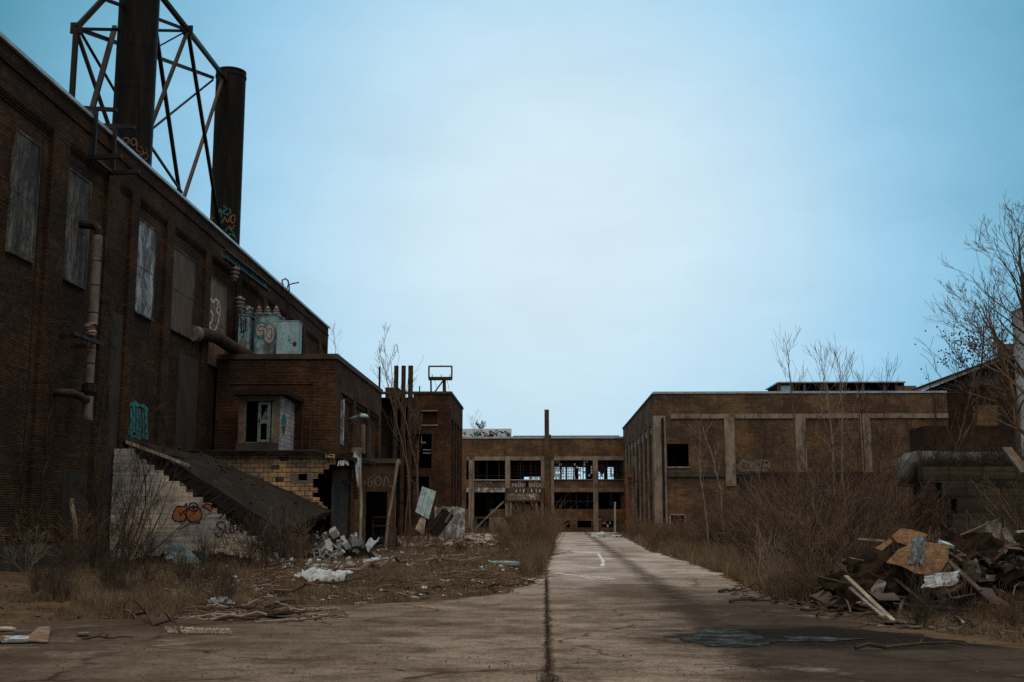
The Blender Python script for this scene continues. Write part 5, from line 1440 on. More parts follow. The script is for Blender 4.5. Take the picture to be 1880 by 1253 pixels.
pl = [((1553, 1058), (1640, 1140), 20.5, 18.2, .075, 'wood_pale', 'longest pale plank sliding down the front of the dump'),
      ((1562, 1080), (1622, 1132), 20.2, 18.4, .075, 'wood_pale', 'brown plank lying beside the longest pale plank'),
      ((1578, 990), (1622, 993), 22.4, 22.6, .10, 'wood_pale', 'short pale plank end poking out left of the chip board'),
      ((1560, 1024), (1585, 1029), 21.8, 21.8, .05, 'wood_pale', 'thin stick poking out left of the sagging felt'),
      ((1640, 1108), (1800, 1121), 19.6, 19.4, .05, 'wood', 'long thin lath across the foot of the dump'),
      ((1735, 1025), (1800, 1085), 21.2, 20.2, .09, 'wood', 'brown board edge running down right of the chip board'),
      ((1790, 1010), (1868, 1075), 22.6, 21.5, .12, 'wood', 'brown beam under the carpet near the right edge'),
      ((1848, 824), (1884, 870), 27, 26, .22, 'wood', 'thick grey-brown beam leaning in at the right edge above the dump'),
      ((1722, 1000), (1830, 955), 23.4, 24.3, .05, 'wood', 'thin bent rail rising right from the chip board'),
      ((1866, 977), (1885, 975), 24, 24, .1, 'frame_white', 'short white board end at the right edge'),
      ((1758, 1132), (1770, 1144), 18.6, 17.9, .04, 'wood_pale', 'tiny pale lath in weeds below the dump'),
      ((1720, 980), (1768, 1000), 23, 22.8, .12, 'rust', 'brown splintered board on top of the dump'),
      ((1700, 1110), (1640, 1060), 20.3, 20.9, .07, 'wood', 'splintered lath sticking up in the middle of the dump'),
      ((1840, 1158), (1890, 1166), 16.6, 16.0, .05, 'wood', 'lath lying on the paving at the right edge'),
      ((1500, 1058), (1575, 1075), 21, 20.6, .04, 'wood', 'thin lath at the left foot of the dump')]
for a, b, ya, yb, w, mt, lab in pl:
    tag(MB().bar(P(*a, Y=ya), P(*b, Y=yb), w, w * .35).build('plank', M[mt]), lab, 'plank', 'boards and planks on the dump')
for k in range(280):
    x, y = rnd.uniform(5.2, 12.8), (rnd.uniform(19.0, 25.5) if k % 2 else rnd.uniform(19.6, 22.8))
    d = math.hypot((x - 9) / 4.8, (y - 23.2) / 3.6)
    if d > 1: continue
    z = 1.05 * max(0, 1 - math.hypot((x - 8.6) / 3.6, (y - 23.6) / 3.2)) ** .8 + .12
    m = MB().obox((x, y, z), (rnd.uniform(.25, 1.25), rnd.uniform(.05, .5), rnd.uniform(.02, .05)), rotm(rnd.uniform(-.7, .7), rnd.uniform(-.6, .6), rnd.uniform(0, 3)))
    tag(m.build('dump_scrap', M[rnd.choice(['wood', 'board_dark', 'carpet', 'corr', 'concrete_dark', 'carpet', 'board_tan'])]), 'dark splinter of board among the rubbish on the dump', 'scrap', 'small scraps on the dump')
for k in range(16):
    x, y = rnd.uniform(6.2, 12.0), rnd.uniform(20.6, 23.6)
    z = 1.05 * max(0, 1 - math.hypot((x - 8.6) / 3.6, (y - 23.6) / 3.2)) ** .8 + .2
    tag(crumple((x, y, z), rnd.uniform(.5, 1.1), rnd.uniform(.4, .8), .28, 80 + k, 9, .04, rotm(rnd.uniform(.2, 1.1), rnd.uniform(-.5, .5), rnd.uniform(-.8, .8))).build('crumpled_sheet', M[rnd.choice(['carpet', 'board_dark', 'concrete_dark', 'wood', 'carpet', 'board_dark'])]), 'crumpled dirty sheet mixed into the dump', 'sheet', 'crumpled sheets in the dump')
for k in range(60):
    x, y = rnd.uniform(5.0, 11.5), rnd.uniform(18.6, 24.5)
    z = 1.05 * max(0, 1 - math.hypot((x - 8.6) / 3.6, (y - 23.6) / 3.2)) ** .8 + .08
    if x < 6 and y > 21.5: continue
    a_ = rnd.uniform(0, 3.1); L = rnd.uniform(.5, 1.6); d_v = Vector((math.cos(a_) * L, math.sin(a_) * L * .5, rnd.uniform(-.25, .45)))
    p = Vector((x, y, z)); mm = MB().tube([p, p + d_v * .5 + Vector((0, 0, rnd.uniform(-.05, .15))), p + d_v], [.02, .016, .006], 4)
    tag(mm.build('branch', M[rnd.choice(['bark', 'bark_mid', 'bark', 'wood'])]), 'thin broken branch tangled in the rubbish of the dump', 'branch', 'broken branches in the dump')
# broad white sheet metal etc. on the left
def flat_thing(name, pts, mat, label, cat, th=.04, zs_=None):
    m = MB(); m.sheet([P(x, y, Z=z) for x, y, z in pts], th, (0, 0, 1)); return tag(m.build(name, mat), label, cat)
cs = thing('corrugated_sheet', 'pale blue-green corrugated sheet fallen against the foot of the stepped wall', 'metal sheet', P(330, 1030, Z=.1))
a, b, c, d = P(300, 1002, Y=40.6), P(335, 1000, Y=41.0), P(374, 1034, Y=40.2), P(322, 1037, Y=39.6)
m = MB(); n_ = 30
for k in range(n_ + 1):
    t_ = k / n_; off = Vector((0, 0, .035 * (1 if k % 2 else -1)))
    p, q_ = a.lerp(d, t_) if False else a.lerp(b, t_) + off, d.lerp(c, t_) + off
    m.v += [tuple(p), tuple(q_)]
for k in range(n_): m.f.append([2 * k, 2 * k + 2, 2 * k + 3, 2 * k + 1])
nb = len(m.v); m.v += [(x, y, z - .02) for x, y, z in m.v[:nb]]; m.f += [[i + nb for i in reversed(f)] for f in m.f[:]]
m.build('sheet', M['sheet_blue'], cs)
for (pts, lab) in (([(285, 1000, .5), (300, 998, .7), (322, 1026, .3), (305, 1030, .2)], 'cracked pale board at the left of the fallen corrugated sheet'),
                   ([(340, 1004, .55), (352, 1002, .6), (385, 1024, .35), (376, 1030, .2)], 'narrow pale board at the right of the fallen corrugated sheet')):
    flat_thing('broken_board', pts, M['sheet_blue'], lab, 'board')
tag(crumple(gp(592, 1075) + Vector((0, 0, .24)), 1.15, .8, .24, 41, 14, .03, rotm(.15, 0, -.1)).build('plastic_bag', M['cloth']), 'large white crumpled plastic bag lying on dry grass at left', 'bag')
tag(crumple(gp(408, 1122) + Vector((0, 0, .14)), .45, .3, .16, 44, 10, .02, rotm(.4, .2, .3)).build('plastic_scrap', M['cloth']), 'small white plastic scrap at the left end of the stick pile', 'plastic scrap')
tag(crumple(gp(672, 1022) + Vector((0, 0, .3)), .55, 1.5, .2, 47, 12, .04, rotm(math.radians(42), 0, -.5)).build('crushed_panel', rough_mat('bright_panel', (.55, .62, .72), (.30, .36, .42), 5)), 'crumpled bluish-white panel leaning at the right of the block heap', 'panel')
tag(crumple(gp(697, 1035) + Vector((0, 0, .1)), 1.1, .9, .25, 49, 10, .03).build('plastic_sheet', M['sheet_blue']), 'pale green crumpled sheet right of the block heap', 'plastic sheet')
tag(crumple(gp(690, 996) + Vector((0, 0, .45)), 2.6, 1.3, .2, 50, 10, .05, rotm(.35, 0, 0)).build('plastic_sheet', M['sheet_blue']), 'pale teal tarpaulin heap below the low railing', 'tarpaulin')
dt = thing('door_panel', 'long pale blue-white door lying flat at the weeds edge left of the road', 'door', gp(938, 1040))
a, b = gp(912, 1040), gp(966, 1042)
MB().bar(a + Vector((0, 0, .14)), b + Vector((0, 0, .10)), .75, .07).build('panel', M['cab_blue'], dt)
MB().bar(a + Vector((0, -.4, .14)), b + Vector((0, -.4, .10)), .05, .12).build('edge_trim', M['frame_white'], dt)
# leaning corrugated panel, dark box, white peeling wall by the tower
q = lambda x, y, d: P(x, y, Y=d)
lp_ = thing('leaning_metal', 'three-part pale green metal panel leaning upright before the tower block', 'metal panel', q(780, 960, 76))
for k in range(3):
    a0, a1 = k / 3 + .01, (k + 1) / 3 - .01
    tl, tr_, bl, br_ = q(775, 893, 76), q(801, 903, 76), q(762, 940, 75.4), q(787, 946 + 8, 75.4)
    MB().sheet([bl.lerp(br_, a0), bl.lerp(br_, a1), tl.lerp(tr_, a1), tl.lerp(tr_, a0)], .06, (0, 1, 0)).build('sheet', M['sheet_blue'], lp_)
MB().bar(q(770, 942, 75.6), Vector((q(768, 985, 75.6).x, 75.6, 0)), .1).bar(q(785, 948, 75.6), Vector((q(787, 985, 75.6).x, 75.6, 0)), .1).build('leg', M['steel_dark'], lp_)
m = MB(); yy = 80
x0_, x1_ = xat(798, yy, 1.5), xat(853, yy, 1.5)
n_ = 18
for k in range(n_):
    a_, b_ = x0_ + (x1_ - x0_) * k / n_, x0_ + (x1_ - x0_) * (k + 1) / n_
    m.box(a_, b_, yy, yy + .25, 0, P(820, 930 + (2 * abs(mnoise.noise(Vector((k * .6, 0, 0)))) * 3 + max(0, k - 13) * .9), Y=yy).z)
tag(m.build('peeling_wall', M['peel']), 'low white wall with peeling paint and brown drips before the tower block', 'wall')
dbx = thing('tilted_bin', 'dark rusted steel bin tilted on its corner before the peeling wall', 'bin', q(808, 975, 74))
R = rotm(0, math.radians(-52), .3)
cc = q(808, 960, 74)
m = MB()
for (o_, sz) in (((0, 0, -.35), (1.7, .9, .06)), ((0, .42, 0), (1.7, .06, .7)), ((0, -.42, 0), (1.7, .06, .7)), ((-.82, 0, 0), (.06, .9, .7)), ((.82, 0, 0), (.06, .9, .7))):
    m.obox(cc + R @ Vector(o_), sz, R)
m.build('body', M['steel_dark'], dbx)
MB().obox(cc + R @ Vector((0, -.48, .33)), (1.8, .07, .07), R).build('rim', M['rust'], dbx)
tag(MB().bar(q(818, 960, 73), q(832, 935, 73.4), .16, .08).build('plank', M['wood']), 'dark plank rising from the tilted bin', 'plank')
sheet_px('broken_board', [(762, 972, 75), (772, 950, 75.5), (783, 948, 75.6), (778, 982, 75)], M['wood_pale'], 'pale splintered board below the leaning green panel', 'board')
# heap of broken hollow blocks
def hollow_block():
    m = MB(); L, W, Hh, t_ = .4, .2, .19, .035
    m.box(-L / 2, L / 2, -W / 2, -W / 2 + t_, 0, Hh); m.box(-L / 2, L / 2, W / 2 - t_, W / 2, 0, Hh)
    for x in (-L / 2, -t_ / 2, L / 2 - t_): m.box(x, x + t_, -W / 2 + t_, W / 2 - t_, 0, Hh)
    me = bpy.data.meshes.new('concrete_block'); me.from_pydata(m.v, [], m.f); return me
hb = hollow_block(); hb.materials.append(rough_mat('pale_block_concrete', (.46, .48, .49), (.30, .31, .31), 8, .9))
hb2 = hollow_block(); hb2.materials.append(rough_mat('grey_block_concrete', (.22, .24, .24), (.14, .15, .15), 8, .9))
def put(me, name, loc, rot, sc, label, cat, group):
    o = bpy.data.objects.new(name, me); COL.objects.link(o); o.location = loc; o.rotation_euler = rot; o.scale = (sc,) * 3; return tag(o, label, cat, group)
big = [(599, 1004, 1.5, hb, 'hollow block with its two holes facing out, in the middle of the heap'), (596, 1016, 1.6, hb, 'pale hollow block standing on end, lower middle of the heap'),
       (583, 1020, 1.3, hb2, 'grey-green block lying on its side at the lower left of the heap'), (608, 978, 1.5, hb, 'bright white block perched at the top of the heap'),
       (604, 1026, 1.3, hb2, 'grey block at the bottom of the heap'), (565, 992, 1.2, hb2, 'grey block at the upper left of the heap'), (632, 1000, 1.2, hb, 'white block at the right end of the heap'),
       (655, 998, 1.3, hb2, 'grey block lying apart at the right of the heap'), (553, 995, 1.0, hb, 'small white block at the far left of the heap')]
for px, py, sc, me, lab in big:
    Yb = 45.0 + (1010 - py) * .06
    put(me, 'concrete_block', P(px, py + 4, Y=Yb), (rnd.uniform(-1.5, 1.5), rnd.uniform(-.8, .8), rnd.uniform(0, 3)), sc, lab, 'concrete block', 'broken blocks at the torn corner')
for k in range(75):
    px = rnd.gauss(600, 32); py = rnd.gauss(1000, 14)
    if py < 975: py = 985
    Yb = 45.5 + (1010 - py) * .07
    put(rnd.choice([hb, hb2, hb2]), 'concrete_block', P(px, py + 3, Y=Yb), (rnd.uniform(-1.5, 1.5), rnd.uniform(-1, 1), rnd.uniform(0, 3)), rnd.uniform(.45, .95), 'small broken piece of pale concrete block in the heap', 'concrete block', 'small block pieces at the torn corner')
# sticks and logs
def stick(p, q_, r, mat, label, name='branch', group='fallen branches on the ground', jit=.08, cat='branch'):
    p, q_ = Vector(p), Vector(q_); n_ = 7; L = (q_ - p).length
    pts = [p.lerp(q_, k / n_) + Vector((rnd.uniform(-1, 1), rnd.uniform(-1, 1), rnd.uniform(-.3, 1))) * L * jit * .5 * (1 if 0 < k < n_ else 0) for k in range(n_ + 1)]
    m = MB().tube(pts, [r * (1 - .6 * k / n_) for k in range(n_ + 1)], 6)
    for _ in range(3):
        k = rnd.randint(2, n_ - 1); d = Vector((rnd.uniform(-1, 1), rnd.uniform(-1, 1), rnd.uniform(0, .5))) * L * .15
        m.tube([pts[k], pts[k] + d * .5 + Vector((0, 0, .02)), pts[k] + d], [r * .5, r * .35, r * .15], 4)
    return tag(m.build(name, mat), label, cat, group)
g_ = lambda x, y, z: P(x, y, Z=z)
stick(g_(565, 1057, .12), g_(660, 1046, .15), .13, M['bark_pale'], 'thick pale log lying above the white bag', 'log', cat='log')
stick(g_(655, 1050, .1), g_(745, 1030, .2), .10, M['bark_mid'], 'brown branch continuing right from the pale log')
stick(g_(750, 1045, .1), g_(840, 1028, .25), .10, M['bark_mid'], 'brown branch with a pale broken end in the dry grass')
stick(g_(610, 1073, .08), g_(760, 1068, .12), .06, M['bark'], 'dark branch right of the white bag')
stick(g_(560, 1130, .04), g_(632, 1132, .06), .035, M['bark_pale'], 'pale bare stick right of the stick pile')
stick(g_(575, 1134, .04), g_(600, 1142, .04), .03, M['bark_pale'], 'short pale forked stick near the stick pile')
stick(g_(612, 1116, .08), g_(640, 1128, .04), .03, M['bark_pale'], 'curved pale twig above the pale bare stick')
stick(g_(200, 1110, .1), g_(250, 1135, .05), .03, M['bark_mid'], 'brown fallen twig on the dark ground at left')
tag(MB().bar(g_(494, 1116, .06), g_(533, 1104, .22), .2, .05).build('plank', M['board_dark']), 'grey plank raised at one end in the stick pile', 'plank', 'boards in the stick pile')
tag(MB().bar(g_(432, 1138, .03), g_(475, 1136, .05), .12, .04).build('plank', M['osb']), 'short orange-brown plank in front of the stick pile', 'plank', 'boards in the stick pile')
tag(MB().bar(g_(468, 1120, .1), g_(520, 1128, .08), .3, .04).build('plank', M['carpet']), 'dark board in the middle of the stick pile', 'plank', 'boards in the stick pile')
tag(MB().bar(g_(652, 1112, .03), g_(672, 1110, .05), .16, .09).build('timber_offcut', M['wood_pale']), 'short pale timber offcut on the paving edge', 'offcut')
for k in range(30):
    x, y = rnd.gauss(470, 45), rnd.gauss(1126, 8)
    p = g_(x, y, .05 + abs(rnd.gauss(0, .08))); a_ = rnd.uniform(-.8, .8) + (math.pi if rnd.random() < .5 else 0); L = rnd.uniform(.3, 1.3)
    stick(p, p + Vector((math.cos(a_) * L, math.sin(a_) * L, rnd.uniform(-.03, .2))), rnd.uniform(.012, .03), M[rnd.choice(['bark', 'bark_mid', 'bark_pale'])], 'thin dead stick tangled in the stick pile', group='sticks in the stick pile', cat='stick')
for k in range(44):
    p = P(rnd.uniform(330, 1000), rnd.uniform(1000, 1095), Z=.06)
    if road_out(p.x, p.y) < .4 or p.x < WX + 1: continue
    a_ = rnd.uniform(-.9, .9); L = rnd.uniform(.8, 2.6)
    stick(p, p + Vector((math.cos(a_) * L, math.sin(a_) * L, rnd.uniform(0, .35))), rnd.uniform(.02, .05), M[rnd.choice(['bark', 'bark_mid', 'bark_pale'])], 'fallen bare branch lying in the dry grass left of the road', group='fallen branches in the left grass')
# flat cardboard and boards bottom left
for pts, mt, lab in (([(50, 1180, .03), (92, 1152, .04), (70, 1153, .04), (42, 1180, .03)], 'board_tan', 'torn brown cardboard piece at the lower left'),
                     ([(52, 1168, .05), (93, 1153, .06), (88, 1180, .03), (50, 1179, .03)], 'board_tan', 'larger brown cardboard sheet at the lower left'),
                     ([(5, 1170, .05), (54, 1169, .06), (50, 1180, .03), (2, 1181, .03)], 'board_pale', 'flat grey-white board beside the cardboard'),
                     ([(-10, 1153, .06), (20, 1152, .06), (30, 1156, .04), (-10, 1159, .04)], 'wood_pale', 'pale splintered strip at the left photo edge'),
                     ([(-8, 1172, .05), (10, 1168, .05), (6, 1178, .04), (-8, 1180, .04)], 'osb', 'orange-brown board piece at the left photo edge'),
                     ([(140, 1163, .04), (165, 1162, .05), (160, 1168, .03), (145, 1168, .03)], 'board_dark', 'small grey flake of board right of the cardboard')):
    flat_thing('flat_scrap', pts, M[mt], lab, 'scrap', .015)
# post by the powerhouse, heap at far road end
tag(MB().tube([P(139, 990, Y=37), P(137, 955, Y=37), P(131, 925, Y=37), P(133, 915, Y=37)], [.09, .08, .08, .06], 7).build('bent_post', M['wood_pale']), 'thin rusty-brown bent post standing before the powerhouse wall', 'post')
q = lambda x, y, z: P(x, y, Z=z)
tag(crumple(q(1098, 982, .2), 1.3, 1.0, .3, 60, 8, .05, rotm(.3, 0, 0)).build('plastic_bag', M['cloth']), 'pale blue-white bag lying at the far end of the road', 'bag')
tag(MB().bar(q(1098, 983, .2), q(1133, 979, .3), .3, .15).build('fallen_post', M['frame_white']), 'fallen white post beside the pale bag at the road end', 'post')
tag(crumple(q(1133, 984, .15), .8, .6, .25, 61, 8, .05).build('paper_scrap', M['cloth']), 'white scrap right of the bag at the road end', 'scrap')
for k in range(14):
    x = 900 + k * 5 + rnd.uniform(-4, 4); y = 984 + rnd.uniform(-2, 7)
    p = q(x, y, .1); a_ = rnd.uniform(-.7, .7); L = rnd.uniform(1, 3)
    tag(MB().bar(p, p + Vector((L * math.cos(a_), L * math.sin(a_), rnd.uniform(0, .5))), .15, .08).build('pale_lath', M[rnd.choice(['frame_white', 'wood_pale', 'cab_blue'])]), 'pale broken lath in the scatter left of the road', 'lath', 'pale laths scattered left of the road')
# big-block wall and duct on the right
bwY = 33.0
ux = lambda px, py: P(px, py, Y=bwY)
m = MB()
x0_ = ux(1697, 900).x; zt_ = ux(1740, 857).z
nr = int(zt_ / .45) + 1
for k in range(nr):
    z1_ = zt_ - .45 * k; z0_ = max(0, z1_ - .45)
    m.box(x0_ + [.0, .5, .9, .75, .6, .9, .6, .4, 0][min(k, 8)] + (.0), 26, bwY, bwY + .5, z0_, z1_ - .0)
bkw = tag(m.build('block_wall', M['big_block']), 'dark wall of large grey blocks with a scrawled tag, behind the dump', 'wall')
strokes(bkw, 'graffiti', M['black_paint'], [
    [(1790, 884), (1796, 882)], [(1808, 880), (1801, 878), (1798, 884), (1804, 890), (1806, 896), (1798, 898)], [(1810, 896), (1812, 880), (1820, 880), (1820, 888), (1812, 889)],
    circ(1827, 886, 4, 7, 10), circ(1837, 886, 4, 7, 10), [(1845, 878), (1844, 895)], [(1852, 878), (1845, 887), (1853, 896)], [(1856, 880), (1864, 880), (1857, 893), (1865, 893)], [(1868, 885), (1874, 884)]],
    lambda x, y: P(x, y, Y=bwY - .012), YN, .05)
du = thing('sheet_duct', 'fat pale sheet metal duct elbow topped by a long horizontal run above the block wall', 'duct', P(1660, 890, Y=35))
dY = 35.0
d_ = lambda x, y: P(x, y, Y=dY)
r_ = .32
pts = [d_(1660, 893), d_(1660, 872), d_(1663, 860), d_(1671, 851), d_(1686, 848)]
MB().tube(pts, [r_, r_, r_ * 1.03, r_ * 1.03, r_], 20).build('elbow', M['duct'] if 'duct' in M else rough_mat('duct_metal', (.16, .17, .165), (.08, .085, .08), 2.5, .5, .3, stain=(.09, .06, .045), stain_amt=.7), du, True)
MB().tube([d_(1686, 848), d_(1720, 848)], r_, 20).tube([d_(1720, 848), d_(1860, 849)], r_ * .96, 20).build('duct', bpy.data.materials['duct_metal'], du, True)
MB().tube([d_(1684, 848), d_(1687, 848)], r_ + .03, 20).tube([d_(1660, 893), d_(1660, 889)], r_ + .03, 20).build('collar', M['rust'], du)
MB().box(d_(1676, 860).x, d_(1680, 860).x + .1, dY - .1, dY + .1, 0, d_(1680, 860).z).build('support', M['rust_pipe'], du)
lw = MB().box(P(1690, 850, Y=40).x, 30, 40, 40.4, 0, P(1700, 862, Y=40).z)
tag(lw.build('back_wall', M['brick_dark']), 'dark brick wall behind the pale duct', 'wall')
# heap of brush by the warehouse
m = MB(); hc = P(1290, 975, Y=62)
for k in range(260):
    a_ = rnd.uniform(0, 6.28); p = Vector((hc.x + rnd.gauss(0, .8), hc.y + rnd.gauss(0, .6), 0)); p.z = abs(rnd.gauss(.35, .3)) * max(.2, 1 - abs(p.x - hc.x) / 2.2)
    m.tube([p, p + Vector((math.cos(a_) * .5, math.sin(a_) * .4, rnd.uniform(-.1, .25))), p + Vector((math.cos(a_) * 1.0, math.sin(a_) * .8, rnd.uniform(-.15, .3)))], [.03, .022, .012], 3, False)
tag(m.build('brush_heap', M['bark']), 'dark low heap of dumped brush in the weeds by the warehouse', 'heap')
tag(MB().tube([P(1398, 993, Y=40), P(1440, 986, Y=40.5), P(1494, 983, Y=41)], .035, 5).build('fallen_pole', M['wood_pale']), 'long thin pale pole lying across the weeds at right', 'pole')
# low dark shed roof edge between thicket and warehouse
tag(MB().box(xat(1388, 70, 3), xat(1640, 70, 3), 70, 76, 0, P(1400, 868, Y=70).z).build('low_shed', M['brick_dark']), 'low flat-roofed dark shed hidden in the thicket before the warehouse', 'shed')
# ================================================================== VEGETATION
def twig(mb, rr, p, d, L, r, depth, wob=.18, up=.06, split=.8, n=5, sides=3, spread=.75, minr=.004):
    """a wandering limb that carries side twigs"""
    pts = [p.copy()]; rs = [r]; step = L / n
    for i in range(n):
        d = (d + Vector((rr.gauss(0, wob), rr.gauss(0, wob), rr.gauss(0, wob * .6) + up))).normalized()
        pts.append(pts[-1] + d * step); rs.append(max(minr, r * (1 - .75 * (i + 1) / n)))
        if depth > 0 and i > 0 and rr.random() < split:
            for _ in range(1 if rr.random() < .65 else 2):
                a = Vector((rr.gauss(0, 1), rr.gauss(0, 1), rr.gauss(0, .6)))
                a = (a - d * a.dot(d)).normalized()
                nd = (d + a * rr.uniform(.5, 1.1) * spread).normalized()
                twig(mb, rr, pts[-1], nd, L * rr.uniform(.35, .62), max(minr, rs[-1] * .62), depth - 1, wob, up, split, max(3, n - 1), sides, spread, minr)
    mb.tube(pts, rs, sides, caps=False)
def shrub(rr, h, stems, r=.022, depth=2, spread=.55, wob=.16, minr=.005, base=.25, up=.05, split=.8):
    mb = MB()
    for _ in range(stems):
        a = rr.uniform(0, 2 * math.pi); t = abs(rr.gauss(0, spread))
        d = Vector((math.cos(a) * t, math.sin(a) * t, 1)).normalized()
        p = Vector((math.cos(a) * base * rr.random(), math.sin(a) * base * rr.random(), -.05))
        twig(mb, rr, p, d, h * rr.uniform(.6, 1.05), r * rr.uniform(.7, 1.2), depth, wob, up, split, 6, 3, .75, minr)
    return mb
def mesh_of(mb, name, mat):
    me = bpy.data.meshes.new(name); me.from_pydata(mb.v, [], mb.f); me.materials.append(mat); return me
rr = random.Random(11)
protos = {}; PH = {}
for key, mt, arg in (('thick', 'bark_brown', dict(h=3.0, stems=20, r=.020, depth=2, spread=.45, minr=.006)),
                     ('thick2', 'bark_brown', dict(h=3.4, stems=16, r=.024, depth=2, spread=.4, minr=.007)),
                     ('mid', 'bark_mid', dict(h=2.2, stems=22, r=.014, depth=2, spread=.55, minr=.005)),
                     ('mid2', 'bark_mid', dict(h=2.0, stems=18, r=.014, depth=2, spread=.6, minr=.005)),
                     ('dark', 'bark', dict(h=3.2, stems=14, r=.026, depth=3, spread=.5, minr=.005, split=.7)),
                     ('low', 'bark', dict(h=1.0, stems=22, r=.009, depth=2, spread=.9, minr=.0035)),
                     ('pale', 'bark_pale', dict(h=2.2, stems=9, r=.016, depth=2, spread=.7, minr=.005)),
                     ('airy', 'bark', dict(h=2.6, stems=9, r=.020, depth=2, spread=.5, minr=.005, split=.55)),
                     ('fine', 'bark_mid', dict(h=1.7, stems=14, r=.010, depth=1, spread=.4, minr=.004)),
                     ('weed', 'leaf', dict(h=1.2, stems=30, r=.007, depth=1, spread=.35, minr=.004))):
    sb_ = shrub(rr, **arg); protos[key] = mesh_of(sb_, 'bare_shrub', M[mt]); PH[key] = sorted(v[2] for v in sb_.v)[int(len(sb_.v) * .985)]
def plant(key, x, y, sc, label, group, name='bare_shrub', cat='shrub', z=None, sz=1.0):
    o = bpy.data.objects.new(name, protos[key]); COL.objects.link(o)
    o.location = (x, y, (gh(x, y) if z is None else z)); o.rotation_euler = (rnd.uniform(-.06, .06), rnd.uniform(-.06, .06), rnd.uniform(0, 6.28)); o.scale = (sc, sc, sc * sz)
    return tag(o, label, cat, group)
# thicket on the right
cnt = 0
while cnt < 165:
    px = rnd.uniform(1235, 1960); Yd = 24 * (4.0 ** rnd.random())
    x = (px - 1000) / F * Yd * 1.02
    if x < interp(XRr, Yd) + 2.0 + (1.4 if Yd > 60 else 0): continue
    if 4.5 < x < 13.5 and Yd < 28.5: continue
    if mnoise.noise(Vector((x * .28, Yd * .16, 2))) < -.12: continue
    if bwY - .8 < Yd < bwY + 3 and px > 1690: continue
    if 68.5 < Yd < 77.5: continue
    edge = min(1, (px - 1225) / 160)
    key = rnd.choice(['thick', 'thick2', 'thick2', 'mid', 'dark', 'airy', 'mid2', 'pale'] if edge > .5 else ['mid', 'mid2', 'thick', 'weed'])
    maxh = (16 + 62 * edge + rnd.uniform(-24, 18)) / F * Yd + 1.5        # how high the thicket tops stand
    if px > 1640 and Yd < 36: maxh = min(maxh, 1.3)
    sc = min(rnd.uniform(.75, 1.25), maxh / PH[key])
    plant(key, x, Yd, sc, 'leafless brown shrub in the dense thicket at the right', 'shrubs of the right thicket'); cnt += 1
# shrubs near the block wall and around the dump
for (px, Yd, key, sc, lab) in ((1500, 25.5, 'thick', .6, 'tall red-brown shrub left of the dump'), (1490, 26.5, 'dark', .75, 'dark leafless shrub behind the left end of the dump'), (1660, 28.5, 'airy', .8, 'dark leafless shrub between dump and duct elbow'),
                               (1560, 27.5, 'thick2', .8, 'broad red-brown shrub behind the felt sheets of the dump'), (1750, 30, 'fine', .9, 'brown shrub in front of the block wall'), (1400, 25.5, 'pale', .55, 'small bare forked shrub at the right road edge'),
                               (1470, 23.2, 'mid', .75, 'fine twigged shrub at the foot of the tall red-brown one'), (1590, 30.5, 'thick', .7, 'dense shrub left of the duct elbow'), (1830, 31, 'airy', .5, 'dark shrub in front of the tagged block wall'), (1880, 27, 'mid', .9, 'brown shrub at the right photo edge above the dump')):
    x = (px - 1000) / F * Yd
    plant(key, x, Yd, sc, lab, None)
for k in range(12):
    px = rnd.uniform(1640, 1880); Yd = rnd.uniform(17.2, 19.3); x = (px - 1000) / F * Yd
    plant(rnd.choice(['low', 'weed', 'low']), x, Yd, rnd.uniform(.2, .4), 'low dry weed growing at the foot of the dump', 'weeds below the dump', 'dry_weed', 'weed')
# left side shrubs
for (px, Yd, key, sc, sz, lab) in ((225, 38.0, 'airy', 1.5, 1.2, 'big dark leafless bush in front of the stepped wall'), (262, 39.5, 'airy', .8, 1.1, 'second dark leafless bush, against the painted stepped wall'),
                               (180, 37.5, 'dark', .85, 1.2, 'dark bush between powerhouse wall and stepped wall'), (290, 39, 'fine', .7, 1, 'fine brown bush half covering the fallen corrugated sheet'),
                               (215, 35.0, 'thick', .6, 1, 'low brown bush at the foot of the big dark bush'), (140, 34.5, 'mid', .7, 1, 'sparse brown bush by the bent post'), (55, 33.2, 'pale', .55, 1, 'small fan-shaped bare bush by the powerhouse foundation'),
                               (430, 39.5, 'fine', .95, 1, 'brown bush below the black scrawled tag'), (480, 39.5, 'fine', .7, 1, 'dense brown bush at the low end of the stepped wall'), (385, 39, 'fine', .9, 1, 'upright dry weeds in front of the black scrawled tag'),
                               (505, 38.5, 'airy', .42, 1, 'tangled bush beside the fallen roof end'), (520, 40.5, 'pale', .65, 1, 'pale stemmed bush leaning at the end of the fallen roof'), (545, 39, 'low', 1.6, 1, 'low tangled bush left of the block heap'),
                               (455, 37, 'low', 1.1, 1, 'low dark bramble in front of the stepped wall'), (505, 36.5, 'low', 1.2, 1, 'low dark bramble left of the block heap'), (385, 37.5, 'low', .9, 1, 'low bramble right of the corrugated sheet'),
                               (330, 35.5, 'low', .6, 1, 'low bramble in front of the corrugated sheet'), (270, 35.5, 'low', 1.1, 1, 'low bramble left of the corrugated sheet'), (560, 37.5, 'mid2', .6, 1, 'brown bush in front of the block heap'),
                               (400, 45.5, 'airy', .5, 1, 'bush rooted on the fallen roof edge')):
    x = (px - 1000) / F * Yd
    plant(key, x, Yd, sc, lab, None, sz=sz)
for k in range(46):
    px = rnd.uniform(690, 1010); Yd = 48 * (2.3 ** rnd.random()); x = (px - 1000) / F * Yd
    plant(rnd.choice(['low', 'weed', 'mid2', 'mid', 'weed']), x, Yd, rnd.uniform(.4, .95), 'sparse dry shrub in the rough ground left of the road', 'shrubs left of the road')
